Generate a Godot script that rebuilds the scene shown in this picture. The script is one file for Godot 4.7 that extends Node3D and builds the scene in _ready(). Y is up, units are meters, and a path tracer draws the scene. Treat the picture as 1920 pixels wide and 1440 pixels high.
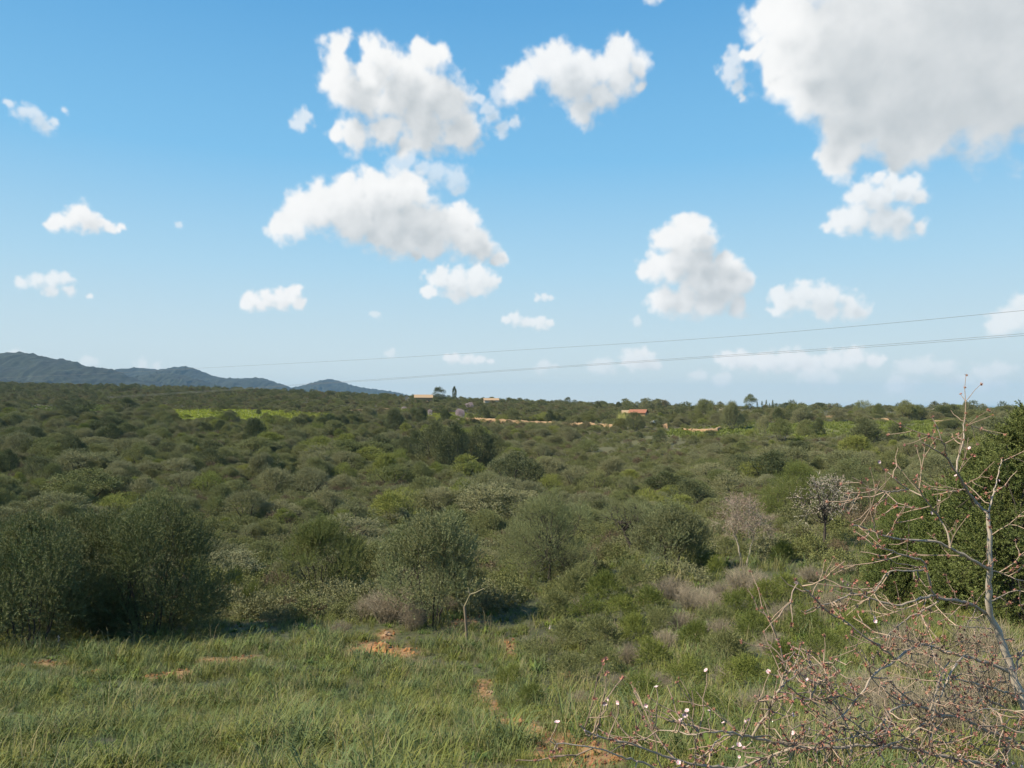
extends Node3D
# Mediterranean scrub valley seen from a grassy bank, olives below, low hills far behind.

const W := 1920.0
const H := 1440.0
const FOV := 53.0
const EYE := Vector3(0, 12, 0)
const PITCH := 1.65
const EXPOSURE := 1.65

var F := 720.0 / tan(deg_to_rad(FOV * 0.5))
var cam_basis := Basis(Vector3.RIGHT, deg_to_rad(PITCH))
var rng := RandomNumberGenerator.new()
var bump := FastNoiseLite.new()
var rough := FastNoiseLite.new()
var counts := {}
var soil_spots: Array = []


func _ready() -> void:
	rng.seed = 11
	bump.seed = 5
	bump.frequency = 0.03
	bump.fractal_octaves = 3
	rough.seed = 9
	rough.frequency = 0.9
	rough.fractal_octaves = 3
	camera_and_light()
	place_soil()
	make_materials()
	ground()
	hills()
	buildings()
	near_trees()
	small_bushes()
	scrub()
	far_trees()
	grass()
	meadows()
	stones()
	cables()
	almond()


# ------------------------------------------------------------------ camera, sky, sun

func camera_and_light() -> void:
	var cam := Camera3D.new()
	cam.name = "camera"
	cam.fov = FOV
	cam.near = 0.1
	cam.far = 20000.0
	cam.transform = Transform3D(cam_basis, EYE)
	add_child(cam)
	cam.current = true
	var sun := DirectionalLight3D.new()
	sun.name = "sun"
	var from := Vector3(-0.80, 0.82, 0.28)
	sun.look_at_from_position(from * 50.0, Vector3.ZERO, Vector3.UP)
	sun.light_energy = 1.5
	sun.light_color = Color(1.0, 0.94, 0.83)
	sun.light_angular_distance = 0.5
	sun.shadow_enabled = true
	add_child(sun)
	var e := Environment.new()
	e.background_mode = Environment.BG_SKY
	var sm := PanoramaSkyMaterial.new()
	sm.panorama = ImageTexture.create_from_image(sky_image())
	var sk := Sky.new()
	sk.sky_material = sm
	e.sky = sk
	e.tonemap_mode = Environment.TONE_MAPPER_LINEAR
	e.tonemap_exposure = EXPOSURE
	e.sdfgi_enabled = true
	e.ssao_enabled = true
	e.ssil_enabled = true
	e.fog_enabled = true
	e.fog_density = 0.00005
	e.fog_light_color = Color(0.62, 0.83, 1.0)
	var we := WorldEnvironment.new()
	we.name = "world_environment"
	we.environment = e
	add_child(we)


func srgb(r: float, g: float, b: float) -> Color:
	return Color(r / 255.0, g / 255.0, b / 255.0).srgb_to_linear()


# Clouds as clusters of round puffs; [x, y, radius] measured in the photograph, turned into directions in the sky.
func cloud_list() -> Array:
	return [
		[1.0, 0.55, [[640,95,34],[690,100,34],[638,125,30],[795,105,26],[788,88,14],[815,110,24],[640,160,38],[700,145,42],[760,135,40],[800,165,52],[840,200,52],[790,210,58],[745,190,45],[865,245,44],[800,250,44],[725,250,34],[665,252,36],[632,252,18],[760,272,22],[720,115,36],[755,160,42],[690,190,36],[655,185,28],[668,102,-20]]],
		[0.7, 0.8, [[568,222,17],[562,236,13],[576,216,10]]],
		[0.95, 0.55, [[973,159,38],[1018,125,36],[1050,105,26],[1058,143,45],[1088,163,42],[1094,208,28],[1098,225,14],[1127,178,36],[1163,150,34],[1163,109,38],[1163,84,20],[1197,125,22],[1200,158,12],[1100,138,40],[1132,132,34]]],
		[0.6, 0.9, [[935,180,20],[925,218,16],[943,244,15],[963,230,12],[902,188,11],[915,205,14]]],
		[1.0, 0.38, [[520,423,18],[542,420,30],[569,392,36],[610,388,48],[653,372,44],[656,336,12],[702,363,46],[702,332,14],[745,369,46],[775,361,36],[670,415,46],[724,425,50],[778,421,52],[832,425,40],[873,420,28],[751,450,30],[710,446,26],[805,459,33],[873,448,36],[902,464,26],[778,478,14],[935,483,15],[860,400,16]]],
		[0.55, 0.75, [[751,315,26],[764,302,18],[818,326,24],[854,334,23],[859,359,14],[790,318,18]]],
		[0.92, 0.5, [[824,524,22],[829,507,11],[859,532,27],[897,524,25],[924,529,15],[805,549,12],[859,551,15],[890,548,12]]],
		[1.0, 0.4, [[468,566,16],[500,560,17],[530,562,18],[550,549,14],[560,567,12],[490,572,10],[455,571,8]]],
		[0.7, 0.7, [[1009,559,7],[1021,558,9],[1032,559,5]]],
		[0.8, 0.6, [[965,598,12],[950,602,9],[985,604,10],[1015,606,12],[1000,606,9],[1030,607,7]]],
		[1.0, 0.3, [[1439,19,30],[1481,40,66],[1481,113,62],[1461,150,40],[1500,175,38],[1558,97,110],[1558,175,62],[1655,65,140],[1655,162,110],[1607,240,58],[1558,295,27],[1592,288,38],[1671,272,48],[1740,236,60],[1784,129,150],[1880,176,82],[1913,97,180],[2010,160,90],[2100,60,120],[1405,100,11],[1422,92,14],[1500,-60,80],[1700,-90,160],[1900,-80,190]]],
		[0.7, 0.8, [[1378,110,19],[1372,138,22],[1384,160,16],[1388,185,8]]],
		[0.9, 0.5, [[1616,364,25],[1649,373,32],[1703,354,24],[1726,368,15],[1574,412,22],[1610,410,28],[1655,413,28],[1687,416,26],[1724,426,16],[1552,427,11],[1649,333,12],[1672,345,16]]],
		[1.0, 0.42, [[1279,425,22],[1306,425,23],[1249,449,24],[1287,455,40],[1314,455,32],[1223,505,24],[1263,499,36],[1310,495,38],[1358,495,23],[1378,499,17],[1318,530,42],[1366,534,38],[1397,526,21],[1247,564,26],[1287,570,26],[1326,568,26],[1386,574,19],[1350,556,26]]],
		[0.85, 0.5, [[1473,564,25],[1465,544,10],[1508,552,23],[1548,562,28],[1564,550,14],[1599,576,23],[1611,588,15],[1548,584,18],[1453,584,10]]],
		[0.75, 0.6, [[1865,614,17],[1892,604,24],[1925,590,30],[1915,562,15],[1960,600,40]]],
		[0.8, 0.55, [[1198,673,19],[1185,681,12],[1212,681,13],[1225,684,8]]],
		[0.9, 0.55, [[1375,674,18],[1400,681,15],[1445,679,20],[1490,677,21],[1520,684,13],[1560,680,18],[1600,670,18],[1640,676,11]]],
		[0.85, 0.6, [[850,672,9],[875,674,9],[900,675,8],[920,677,5],[838,671,6]]],
		[0.55, 0.8, [[1700,690,15],[1735,688,18],[1770,692,16],[1850,698,16],[1880,695,15],[1520,708,16],[1555,712,14],[1355,712,12],[1310,705,12],[1800,716,18],[1690,722,20],[1850,722,18],[1130,688,16],[1020,688,12]]],
		[0.65, 0.85, [[45,212,15],[70,222,17],[85,240,14],[20,196,8],[100,230,8],[121,208,6],[60,208,10]]],
		[1.0, 0.45, [[105,421,14],[130,413,17],[155,405,22],[165,418,18],[185,417,10],[205,426,11],[225,426,8],[92,424,8]]],
		[0.8, 0.55, [[40,530,10],[70,526,13],[100,526,15],[125,522,11],[95,545,12],[130,547,10],[168,555,5]]],
		[0.5, 0.8, [[165,678,13],[180,681,9],[268,684,12],[295,686,8],[30,668,14],[735,664,9],[336,422,6],[705,590,8],[1195,604,10]]],
		[0.7, 0.7, [[1220,-2,12],[1235,-6,9]]],
	]


func sky_image() -> Image:
	var pw := 4096
	var ph := 2048
	var im := Image.create_empty(pw, ph, false, Image.FORMAT_RGBAF)
	var stops := [[-90.0, srgb(150, 160, 150)], [-1.0, srgb(168, 196, 214)], [0.4, srgb(224, 232, 228)], [4.0, srgb(210, 229, 235)], [10.0, srgb(177, 217, 240)], [17.6, srgb(130, 194, 237)], [27.7, srgb(98, 168, 222)], [45.0, srgb(70, 136, 200)], [90.0, srgb(48, 104, 172)]]
	var rows := []
	for y in ph:
		var el := 90.0 - (y + 0.5) / ph * 180.0
		var c: Color = stops[0][1]
		for i in stops.size() - 1:
			if el >= stops[i][0] and el <= stops[i + 1][0]:
				var t: float = (el - stops[i][0]) / (stops[i + 1][0] - stops[i][0])
				c = (stops[i][1] as Color).lerp(stops[i + 1][1], t)
		c = Color(c.r / EXPOSURE, c.g / EXPOSURE, c.b / EXPOSURE)
		rows.append(c)
		im.fill_rect(Rect2i(0, y, pw, 1), c)
	var fine := FastNoiseLite.new()
	fine.seed = 21
	fine.frequency = 0.022
	fine.fractal_octaves = 6
	fine.fractal_gain = 0.62
	var broad := FastNoiseLite.new()
	broad.seed = 22
	broad.frequency = 0.008
	broad.fractal_octaves = 4
	var all := []
	for c in cloud_list():
		var ps := []
		for p in c[2]:
			var d := ray(p[0], p[1]).normalized()
			var az := atan2(d.x, -d.z)
			var el := asin(d.y)
			ps.append(Vector3(az * F, el * F, absf(p[2]) * (1.14 if p[2] > 30 else 1.28) * cos(az) * cos(el) * signf(p[2])))
		all.append([c[0], c[1], ps])
	# the same fair-weather cumulus goes on round the rest of the sky
	var r2 := RandomNumberGenerator.new()
	r2.seed = 4
	for i in 30:
		var az := r2.randf_range(0.78, TAU - 0.78)
		var el := 0.06 + 0.75 * pow(r2.randf(), 1.4)
		var size := (30.0 + 120.0 * el) * r2.randf_range(0.5, 1.5)
		var ps := []
		for k in 14:
			var ox := r2.randf_range(-1.5, 1.5)
			ps.append(Vector3(az * F + ox * size, el * F + r2.randf_range(-0.15, 0.55) * size * (1.3 - absf(ox) * 0.6), size * r2.randf_range(0.3, 0.55) * (1.25 - absf(ox) * 0.45)))
		all.append([r2.randf_range(0.7, 1.0), 0.5, ps])
	var scale := pw / TAU / F
	for c in all:
		var lo := Vector2(1e9, 1e9)
		var hi := Vector2(-1e9, -1e9)
		for p in c[2]:
			var m: float = absf(p.z) * 1.5 + 8.0
			lo = lo.min(Vector2(p.x - m, p.y - m))
			hi = hi.max(Vector2(p.x + m, p.y + m))
		var opacity: float = c[0]
		var soft: float = c[1]
		var rm := 0.0
		var np := 0
		for p in c[2]:
			if p.z > 0.0:
				rm += p.z
				np += 1
		rm /= np
		var big := clampf(((hi.y - lo.y) - 40.0) / 180.0, 0.0, 1.0)
		var ns := pow(30.0 / rm, 0.75)
		for y in range(int(ph * 0.5 - hi.y * scale), int(ph * 0.5 - lo.y * scale) + 1):
			if y < 0 or y >= ph / 2:
				continue
			var ev := (ph * 0.5 - y - 0.5) / scale
			var stretch := cos(ev / F) * (0.68 if hi.y < 190.0 else 1.0)
			var near: Array = c[2].filter(func(p): return absf(p.y - ev) < absf(p.z) * 1.45 + rm * 0.3)
			if near.is_empty():
				continue
			var above: Array = c[2].filter(func(p): return absf(p.y - ev - rm) < absf(p.z) * 1.4 + rm * 1.1)
			for x in range(int(floor(lo.x * scale)), int(ceil(hi.x * scale)) + 1):
				var av := (x + 0.5) / scale
				var wx := av + broad.get_noise_2d(av * 3.0 * ns, ev * 3.0 * ns) * rm * (0.35 if rm > 22.0 else 0.6)
				var wy := ev + broad.get_noise_2d(av * 3.0 * ns + 500.0, ev * 3.0 * ns) * rm * 0.28
				var f := field(near, wx, wy, stretch)
				if f < -0.5:
					continue
				var n := fine.get_noise_2d(av * ns, ev * ns * 1.1)
				var body := f + n * (0.28 + soft * 0.42) * (1.0 - 0.5 * clampf(f, 0.0, 1.0))
				var a := smoothstep(-0.08, 0.24 + 0.85 * soft * (0.35 + 0.65 * clampf(0.5 - (field(above, wx - rm * 0.3, wy + rm * 0.4, stretch) - f) * -1.2, 0.0, 1.0)), body)
				if a <= 0.003:
					continue
				var t1 := field(above, wx - rm * 0.55, wy + rm * 0.75, stretch)
				var t2 := field(above, wx - rm * 1.3, wy + rm * 1.7, stretch)
				var dark := smoothstep(-0.25, 1.15, 0.55 * maxf(t1, -0.6) + 0.45 * maxf(t2, -0.6) - n * (0.22 - 0.14 * big))
				var lit := 1.0 - dark * (0.26 + 0.5 * big) + n * 0.07
				var base := Color(0.41, 0.47, 0.51).lerp(Color(0.97, 0.975, 0.97), clampf(lit, 0.0, 1.05))
				base = Color(base.r / EXPOSURE, base.g / EXPOSURE, base.b / EXPOSURE)
				var low := clampf(1.0 - ev / F / 0.12, 0.0, 1.0)
				base = base.lerp(rows[y], 0.1 * low)
				var px := posmod(x, pw)
				im.set_pixel(px, y, im.get_pixel(px, y).lerp(base, a * opacity))
	return im


func field(puffs: Array, x: float, y: float, stretch: float) -> float:
	var f := -1.0
	var cut := 0.0
	for p: Vector3 in puffs:
		var dx := (x - p.x) * stretch
		var dy := y - p.y
		if p.z > 0.0:
			var v := 1.0 - sqrt(dx * dx + dy * dy) / p.z
			if v > f - 0.35:
				var hh := maxf(0.35 - absf(v - f), 0.0)
				f = maxf(f, v) + hh * hh * 0.7
		else:
			cut += maxf(0.0, 1.0 + sqrt(dx * dx + dy * dy) / p.z) * 1.3
	return f - cut


# ------------------------------------------------------------------ places

func ray(px: float, py: float) -> Vector3:
	var r := cam_basis * Vector3((px - W * 0.5) / F, (H * 0.5 - py) / F, -1.0)
	return r / -r.z


func at(px: float, py: float, d: float) -> Vector3:
	return EYE + ray(px, py) * d


# metres that the ground lies below the eye, along seven sight lines (sideways tangent) and at these depths
const US := [-0.95, -0.66, -0.33, 0.0, 0.33, 0.66, 0.95]
const DS := [0.0, 4.0, 8.0, 15.0, 23.0, 35.0, 60.0, 100.0, 160.0, 240.0, 350.0, 500.0, 700.0, 1000.0, 2000.0, 5000.0, 10000.0]
const DROP := [
	[1.7, 2.8, 3.9, 5.6, 7.2, 9.6, 12.6, 13.0, 12.0, 8.5, 2.6, -8.0, -19.0, -30.0, -26.0, 10.0, 60.0],
	[1.7, 2.8, 3.9, 5.7, 7.2, 9.6, 12.5, 13.2, 12.0, 9.0, 3.6, -6.5, -17.0, -27.0, -22.0, 10.0, 60.0],
	[1.7, 2.8, 3.9, 5.8, 7.3, 9.2, 12.5, 14.0, 13.0, 10.0, 4.2, -4.0, -12.0, -18.0, -8.0, 20.0, 60.0],
	[1.7, 2.75, 3.85, 5.8, 7.35, 8.5, 12.0, 14.0, 14.0, 11.5, 7.6, 0.5, -3.0, -2.0, 6.0, 25.0, 60.0],
	[1.7, 2.6, 3.6, 5.3, 6.5, 7.0, 8.7, 11.0, 10.8, 8.3, 5.2, 3.2, 3.4, 5.5, 14.0, 28.0, 60.0],
	[1.7, 2.5, 3.4, 4.7, 5.6, 6.3, 7.4, 8.6, 8.2, 6.6, 4.3, 3.6, 4.6, 7.5, 16.0, 36.0, 60.0],
	[1.7, 2.4, 3.3, 4.5, 5.3, 6.0, 7.0, 8.0, 7.6, 6.2, 4.1, 3.6, 4.6, 7.5, 16.0, 36.0, 60.0],
]


func column_drop(col: Array, i: int, t: float) -> float:
	var n: int = DS.size() - 1
	return cubic_interpolate(col[i], col[mini(i + 1, n)], col[maxi(i - 1, 0)], col[mini(i + 2, n)], t)


func height(x: float, z: float) -> float:
	var d := -z
	if d <= 0.0:
		return EYE.y - 1.7 - d * 0.03 + rough.get_noise_2d(x, z) * 0.06
	var u := clampf(x / maxf(d, 0.5), -0.949, 0.949)
	var i := 0
	while i < DS.size() - 2 and d > DS[i + 1]:
		i += 1
	var t := clampf((d - DS[i]) / (DS[i + 1] - DS[i]), 0.0, 1.0)
	var k := 0
	while k < US.size() - 2 and u > US[k + 1]:
		k += 1
	var s: float = (u - US[k]) / (US[k + 1] - US[k])
	var a := column_drop(DROP[maxi(k - 1, 0)], i, t)
	var b := column_drop(DROP[k], i, t)
	var c := column_drop(DROP[k + 1], i, t)
	var e := column_drop(DROP[mini(k + 2, US.size() - 1)], i, t)
	var drop := cubic_interpolate(b, c, a, e, s)
	var h := EYE.y - drop + rough.get_noise_2d(x * 0.7, z * 0.7) * 0.07 * minf(1.0, d / 6.0)
	if d > 30.0:
		h += bump.get_noise_2d(x, z) * 0.9 * clampf((d - 30.0) / 60.0, 0.0, 1.0)
	return h


func on_ground(px: float, py: float) -> Vector3:
	var r := ray(px, py)
	var d := 3.0
	var last := 2.0
	while d < 3000.0:
		if EYE.y + r.y * d < height(r.x * d, -d):
			break
		last = d
		d *= 1.02
	for i in 12:
		var m := (last + d) * 0.5
		if EYE.y + r.y * m < height(r.x * m, -m):
			d = m
		else:
			last = m
	return Vector3(r.x * d, height(r.x * d, -d), -d)


func put_on(x: float, z: float) -> Vector3:
	return Vector3(x, height(x, z), z)


func place_soil() -> void:
	# bare reddish earth between the grass: [x, y, half width, half height] in the photograph, laid on the ground
	for s in [[715,1222,62,12],[690,1212,30,8],[755,1225,30,9],[400,1240,28,6],[450,1238,22,7],[295,1270,22,5],[340,1262,30,5],[110,1248,14,5],[90,1246,18,4],[40,1250,14,4],[170,1262,20,4],[955,1215,12,14],[905,1298,16,22],[925,1328,14,12],[945,1356,34,12],[1000,1374,28,13],[1050,1390,34,14],[1100,1404,38,16],[1010,1410,24,11],[1130,1430,40,14],[1065,1434,28,12],[1060,1270,14,5],[722,1190,16,6],[880,1165,30,5],[1240,1290,12,6],[1330,1400,20,10]]:
		var a := on_ground(s[0], s[1])
		var b := on_ground(s[0] + s[2], s[1])
		var c := on_ground(s[0], s[1] - s[3])
		soil_spots.append([a, maxf(0.12, b.x - a.x), maxf(0.15, a.z - c.z)])


func soil(x: float, z: float) -> float:
	var m := 0.0
	for s in soil_spots:
		var p: Vector3 = s[0]
		var dx: float = (x - p.x) / s[1]
		var dz: float = (z - p.z) / s[2]
		var q := dx * dx + dz * dz
		if q < 3.0:
			m = maxf(m, 1.42 - sqrt(q) + rough.get_noise_2d(x * 2.2, z * 2.2) * 0.9)
	return clampf(m, 0.0, 1.0)


# ------------------------------------------------------------------ mesh helpers

class Leaves:
	var v := PackedVector3Array()
	var c := PackedColorArray()
	func mesh(m: Material) -> ArrayMesh:
		var a := []
		a.resize(Mesh.ARRAY_MAX)
		a[Mesh.ARRAY_VERTEX] = v
		a[Mesh.ARRAY_COLOR] = c
		var am := ArrayMesh.new()
		am.add_surface_from_arrays(Mesh.PRIMITIVE_TRIANGLES, a)
		am.surface_set_material(0, m)
		return am


class Tubes:
	var v := PackedVector3Array()
	var n := PackedVector3Array()
	var c := PackedColorArray()
	var i := PackedInt32Array()
	func add(pts: PackedVector3Array, r0: float, r1: float, sides: int, tint := Color.WHITE, wob := 0.0, wn: FastNoiseLite = null) -> void:
		var count := pts.size()
		if count < 2:
			return
		var first := v.size()
		var ref := Vector3(0.37, 0.21, 0.9).normalized()
		for k in count:
			var dir := (pts[mini(k + 1, count - 1)] - pts[maxi(k - 1, 0)]).normalized()
			var s := dir.cross(ref).normalized()
			if s.length_squared() < 0.5:
				s = dir.cross(Vector3.UP).normalized()
			var q := s.cross(dir)
			var t := float(k) / (count - 1)
			var rad := lerpf(r0, r1, t)
			for j in sides:
				var a := TAU * j / sides
				var o := s * cos(a) + q * sin(a)
				var w := 1.0
				if wn:
					w += wob * wn.get_noise_3dv((pts[k] + o * rad) * 6.0 / maxf(r0 * 14.0, 0.2))
				v.append(pts[k] + o * rad * w)
				n.append(o)
				c.append(tint)
		for k in count - 1:
			for j in sides:
				var a := first + k * sides + j
				var b := first + k * sides + (j + 1) % sides
				i.append_array(PackedInt32Array([a, b, a + sides, b, b + sides, a + sides]))
		var tip := v.size()
		v.append(pts[count - 1])
		n.append((pts[count - 1] - pts[count - 2]).normalized())
		c.append(tint)
		for j in sides:
			i.append_array(PackedInt32Array([first + (count - 1) * sides + j, first + (count - 1) * sides + (j + 1) % sides, tip]))
	func mesh(m: Material) -> ArrayMesh:
		var a := []
		a.resize(Mesh.ARRAY_MAX)
		a[Mesh.ARRAY_VERTEX] = v
		a[Mesh.ARRAY_NORMAL] = n
		a[Mesh.ARRAY_COLOR] = c
		a[Mesh.ARRAY_INDEX] = i
		var am := ArrayMesh.new()
		am.add_surface_from_arrays(Mesh.PRIMITIVE_TRIANGLES, a)
		am.surface_set_material(0, m)
		return am


func numbered(called: String) -> String:
	var k: int = counts.get(called, 0)
	counts[called] = k + 1
	return called if k == 0 else "%s_%03d" % [called, k]


func tag(o: Node, label: String, category: String, group := "", kind := "") -> Node:
	o.set_meta("label", label)
	o.set_meta("category", category)
	if group:
		o.set_meta("group", group)
	if kind:
		o.set_meta("kind", kind)
	return o


func base(called: String, where: Vector3, turn := 0.0) -> Node3D:
	var o := Node3D.new()
	o.name = numbered(called)
	add_child(o)
	o.position = where
	o.rotation.y = turn
	return o


func part(called: String, mesh: Mesh, parent: Node = null, m: Material = null) -> MeshInstance3D:
	var o := MeshInstance3D.new()
	o.mesh = mesh
	if m:
		o.material_override = m
	if parent:
		o.name = called
		parent.add_child(o, true)
	else:
		o.name = numbered(called)
		add_child(o)
	return o


func many(called: String, mesh: Mesh, xs: Array, cs: Array, parent: Node = null) -> MultiMeshInstance3D:
	var mm := MultiMesh.new()
	mm.transform_format = MultiMesh.TRANSFORM_3D
	mm.use_colors = true
	mm.mesh = mesh
	mm.instance_count = xs.size()
	for k in xs.size():
		mm.set_instance_transform(k, xs[k])
		mm.set_instance_color(k, cs[k])
	var o := MultiMeshInstance3D.new()
	o.multimesh = mm
	o.set_meta("kind", "stuff")
	if parent:
		o.name = called
		parent.add_child(o, true)
	else:
		o.name = numbered(called)
		add_child(o)
	return o


func rnd(a: float, b: float) -> float:
	return rng.randf_range(a, b)


func ball() -> Vector3:
	var y := rnd(-1, 1)
	var a := rnd(0, TAU)
	var s := sqrt(1.0 - y * y)
	return Vector3(s * cos(a), y, s * sin(a))


func along(dir: Vector3) -> Basis:
	var s := dir.cross(ball()).normalized()
	if s.length_squared() < 0.5:
		s = dir.cross(Vector3(0.3, 0.1, 0.9)).normalized()
	return Basis(s, dir, s.cross(dir))


func bent(a: Vector3, b: Vector3, steps: int, sag: Vector3, jitter: float) -> PackedVector3Array:
	var out := PackedVector3Array()
	for k in steps + 1:
		var t := float(k) / steps
		var p := a.lerp(b, t) + sag * (4.0 * t * (1.0 - t))
		if k > 0 and k < steps:
			p += ball() * jitter
		out.append(p)
	return out


# ------------------------------------------------------------------ materials

var mats := {}

func noise_tex(freq: float, octaves: int, lo: Color, hi: Color, sd: int, mid := Color(-1, 0, 0)) -> NoiseTexture2D:
	var t := NoiseTexture2D.new()
	t.width = 512
	t.height = 512
	t.seamless = true
	var f := FastNoiseLite.new()
	f.seed = sd
	f.frequency = freq
	f.fractal_octaves = octaves
	t.noise = f
	var g := Gradient.new()
	g.set_color(0, lo)
	g.set_color(1, hi)
	if mid.r >= 0.0:
		g.add_point(0.5, mid)
	t.color_ramp = g
	return t


func leaf_mat(called: String, r: float, g: float, b: float, shine: float, through := 0.45) -> StandardMaterial3D:
	var m := StandardMaterial3D.new()
	m.resource_name = called
	m.albedo_color = Color(r, g, b).linear_to_srgb()
	m.vertex_color_use_as_albedo = true
	m.roughness = shine
	m.cull_mode = BaseMaterial3D.CULL_DISABLED
	m.metallic_specular = 0.35
	if through > 0.0:
		m.backlight_enabled = true
		m.backlight = Color(through, through, through * 0.5)
	mats[called] = m
	return m


func plain_mat(called: String, r: float, g: float, b: float, shine := 0.9, tex: Texture2D = null, scale := 1.0) -> StandardMaterial3D:
	var m := StandardMaterial3D.new()
	m.resource_name = called
	m.albedo_color = Color(r, g, b).linear_to_srgb()
	m.roughness = shine
	if tex:
		m.albedo_texture = tex
		m.uv1_triplanar = true
		m.uv1_world_triplanar = true
		m.uv1_scale = Vector3.ONE * scale
	mats[called] = m
	return m


func make_materials() -> void:
	leaf_mat("olive_leaf", 0.28, 0.29, 0.165, 0.65)
	leaf_mat("olive_leaf_green", 0.235, 0.25, 0.10, 0.65)
	leaf_mat("lentisk_leaf", 0.185, 0.208, 0.075, 0.7)
	leaf_mat("maquis_grey", 0.285, 0.283, 0.17, 0.8)
	leaf_mat("maquis_green", 0.245, 0.258, 0.118, 0.8)
	leaf_mat("maquis_bright", 0.265, 0.29, 0.085, 0.8)
	leaf_mat("maquis_dark", 0.155, 0.172, 0.09, 0.8)
	for k in ["grey", "green", "bright", "dark"]:
		var c: Color = mats["maquis_" + k].albedo_color.srgb_to_linear()
		leaf_mat("maquis_" + k + "_pale", c.r * 1.05, c.g * 1.03, c.b * 1.0, 0.8)
		leaf_mat("maquis_" + k + "_deep", c.r * 0.84, c.g * 0.88, c.b * 0.8, 0.8)
	leaf_mat("heath", 0.165, 0.20, 0.052, 0.75)
	leaf_mat("grass", 0.215, 0.23, 0.098, 0.7)
	leaf_mat("weed", 0.15, 0.20, 0.055, 0.7)
	leaf_mat("straw", 0.42, 0.37, 0.23, 0.7)
	leaf_mat("meadow", 0.45, 0.47, 0.07, 0.7)
	leaf_mat("twig_grey", 0.38, 0.34, 0.265, 0.9, 0.0)
	leaf_mat("petal", 0.72, 0.60, 0.62, 0.8, 0.3)
	leaf_mat("calyx", 0.44, 0.23, 0.17, 0.8, 0.15)
	var bt := noise_tex(0.05, 4, Color(0.45, 0.45, 0.45), Color(1, 1, 1), 3)
	var b := plain_mat("bark_dark", 0.13, 0.11, 0.09, 0.95, bt, 2.0)
	b.vertex_color_use_as_albedo = true
	b = plain_mat("bark_pale", 0.66, 0.61, 0.54, 0.85, noise_tex(0.06, 4, Color(0.42, 0.36, 0.32), Color(1, 1, 1), 8, Color(0.85, 0.83, 0.8)), 9.0)
	b.vertex_color_use_as_albedo = true
	var g := plain_mat("earth", 1, 1, 1, 1.0, noise_tex(0.03, 5, Color(0.62, 0.6, 0.58), Color(1, 1, 1), 14), 0.35)
	g.vertex_color_use_as_albedo = true
	g = plain_mat("hillside", 1, 1, 1, 1.0, noise_tex(0.045, 5, Color(0.3, 0.32, 0.28), Color(1, 1, 1), 15), 0.0021)
	g.vertex_color_use_as_albedo = true
	plain_mat("limewash", 0.62, 0.56, 0.46, 0.9, noise_tex(0.02, 4, Color(0.8, 0.78, 0.74), Color(1, 1, 1), 17), 0.2)
	plain_mat("ochre_wall", 0.5, 0.36, 0.2, 0.95, noise_tex(0.03, 4, Color(0.7, 0.66, 0.6), Color(1, 1, 1), 18), 0.25)
	plain_mat("roof_tile", 0.52, 0.39, 0.26, 0.9, noise_tex(0.05, 4, Color(0.72, 0.68, 0.62), Color(1, 1, 1), 19), 0.4)
	plain_mat("red_tile", 0.42, 0.19, 0.12, 0.9, noise_tex(0.05, 4, Color(0.72, 0.68, 0.62), Color(1, 1, 1), 20), 0.4)
	plain_mat("shutter", 0.07, 0.06, 0.05, 0.8)
	plain_mat("white_paint", 0.78, 0.78, 0.76, 0.4)
	plain_mat("dark_glass", 0.03, 0.035, 0.04, 0.1)
	plain_mat("rubber", 0.03, 0.03, 0.03, 0.9)
	plain_mat("bank_earth", 0.50, 0.36, 0.22, 1.0, noise_tex(0.04, 5, Color(0.6, 0.55, 0.5), Color(1, 1, 1), 23), 0.3)
	var s := plain_mat("clod", 0.56, 0.30, 0.13, 1.0, noise_tex(0.06, 5, Color(0.55, 0.5, 0.45), Color(1, 1, 1), 24), 2.2)
	s.vertex_color_use_as_albedo = true
	plain_mat("stone", 0.55, 0.42, 0.30, 1.0, noise_tex(0.06, 5, Color(0.6, 0.52, 0.45), Color(1, 1, 1), 25), 1.8)
	plain_mat("cable_metal", 0.16, 0.17, 0.18, 0.6)


# ------------------------------------------------------------------ ground and hills

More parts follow.
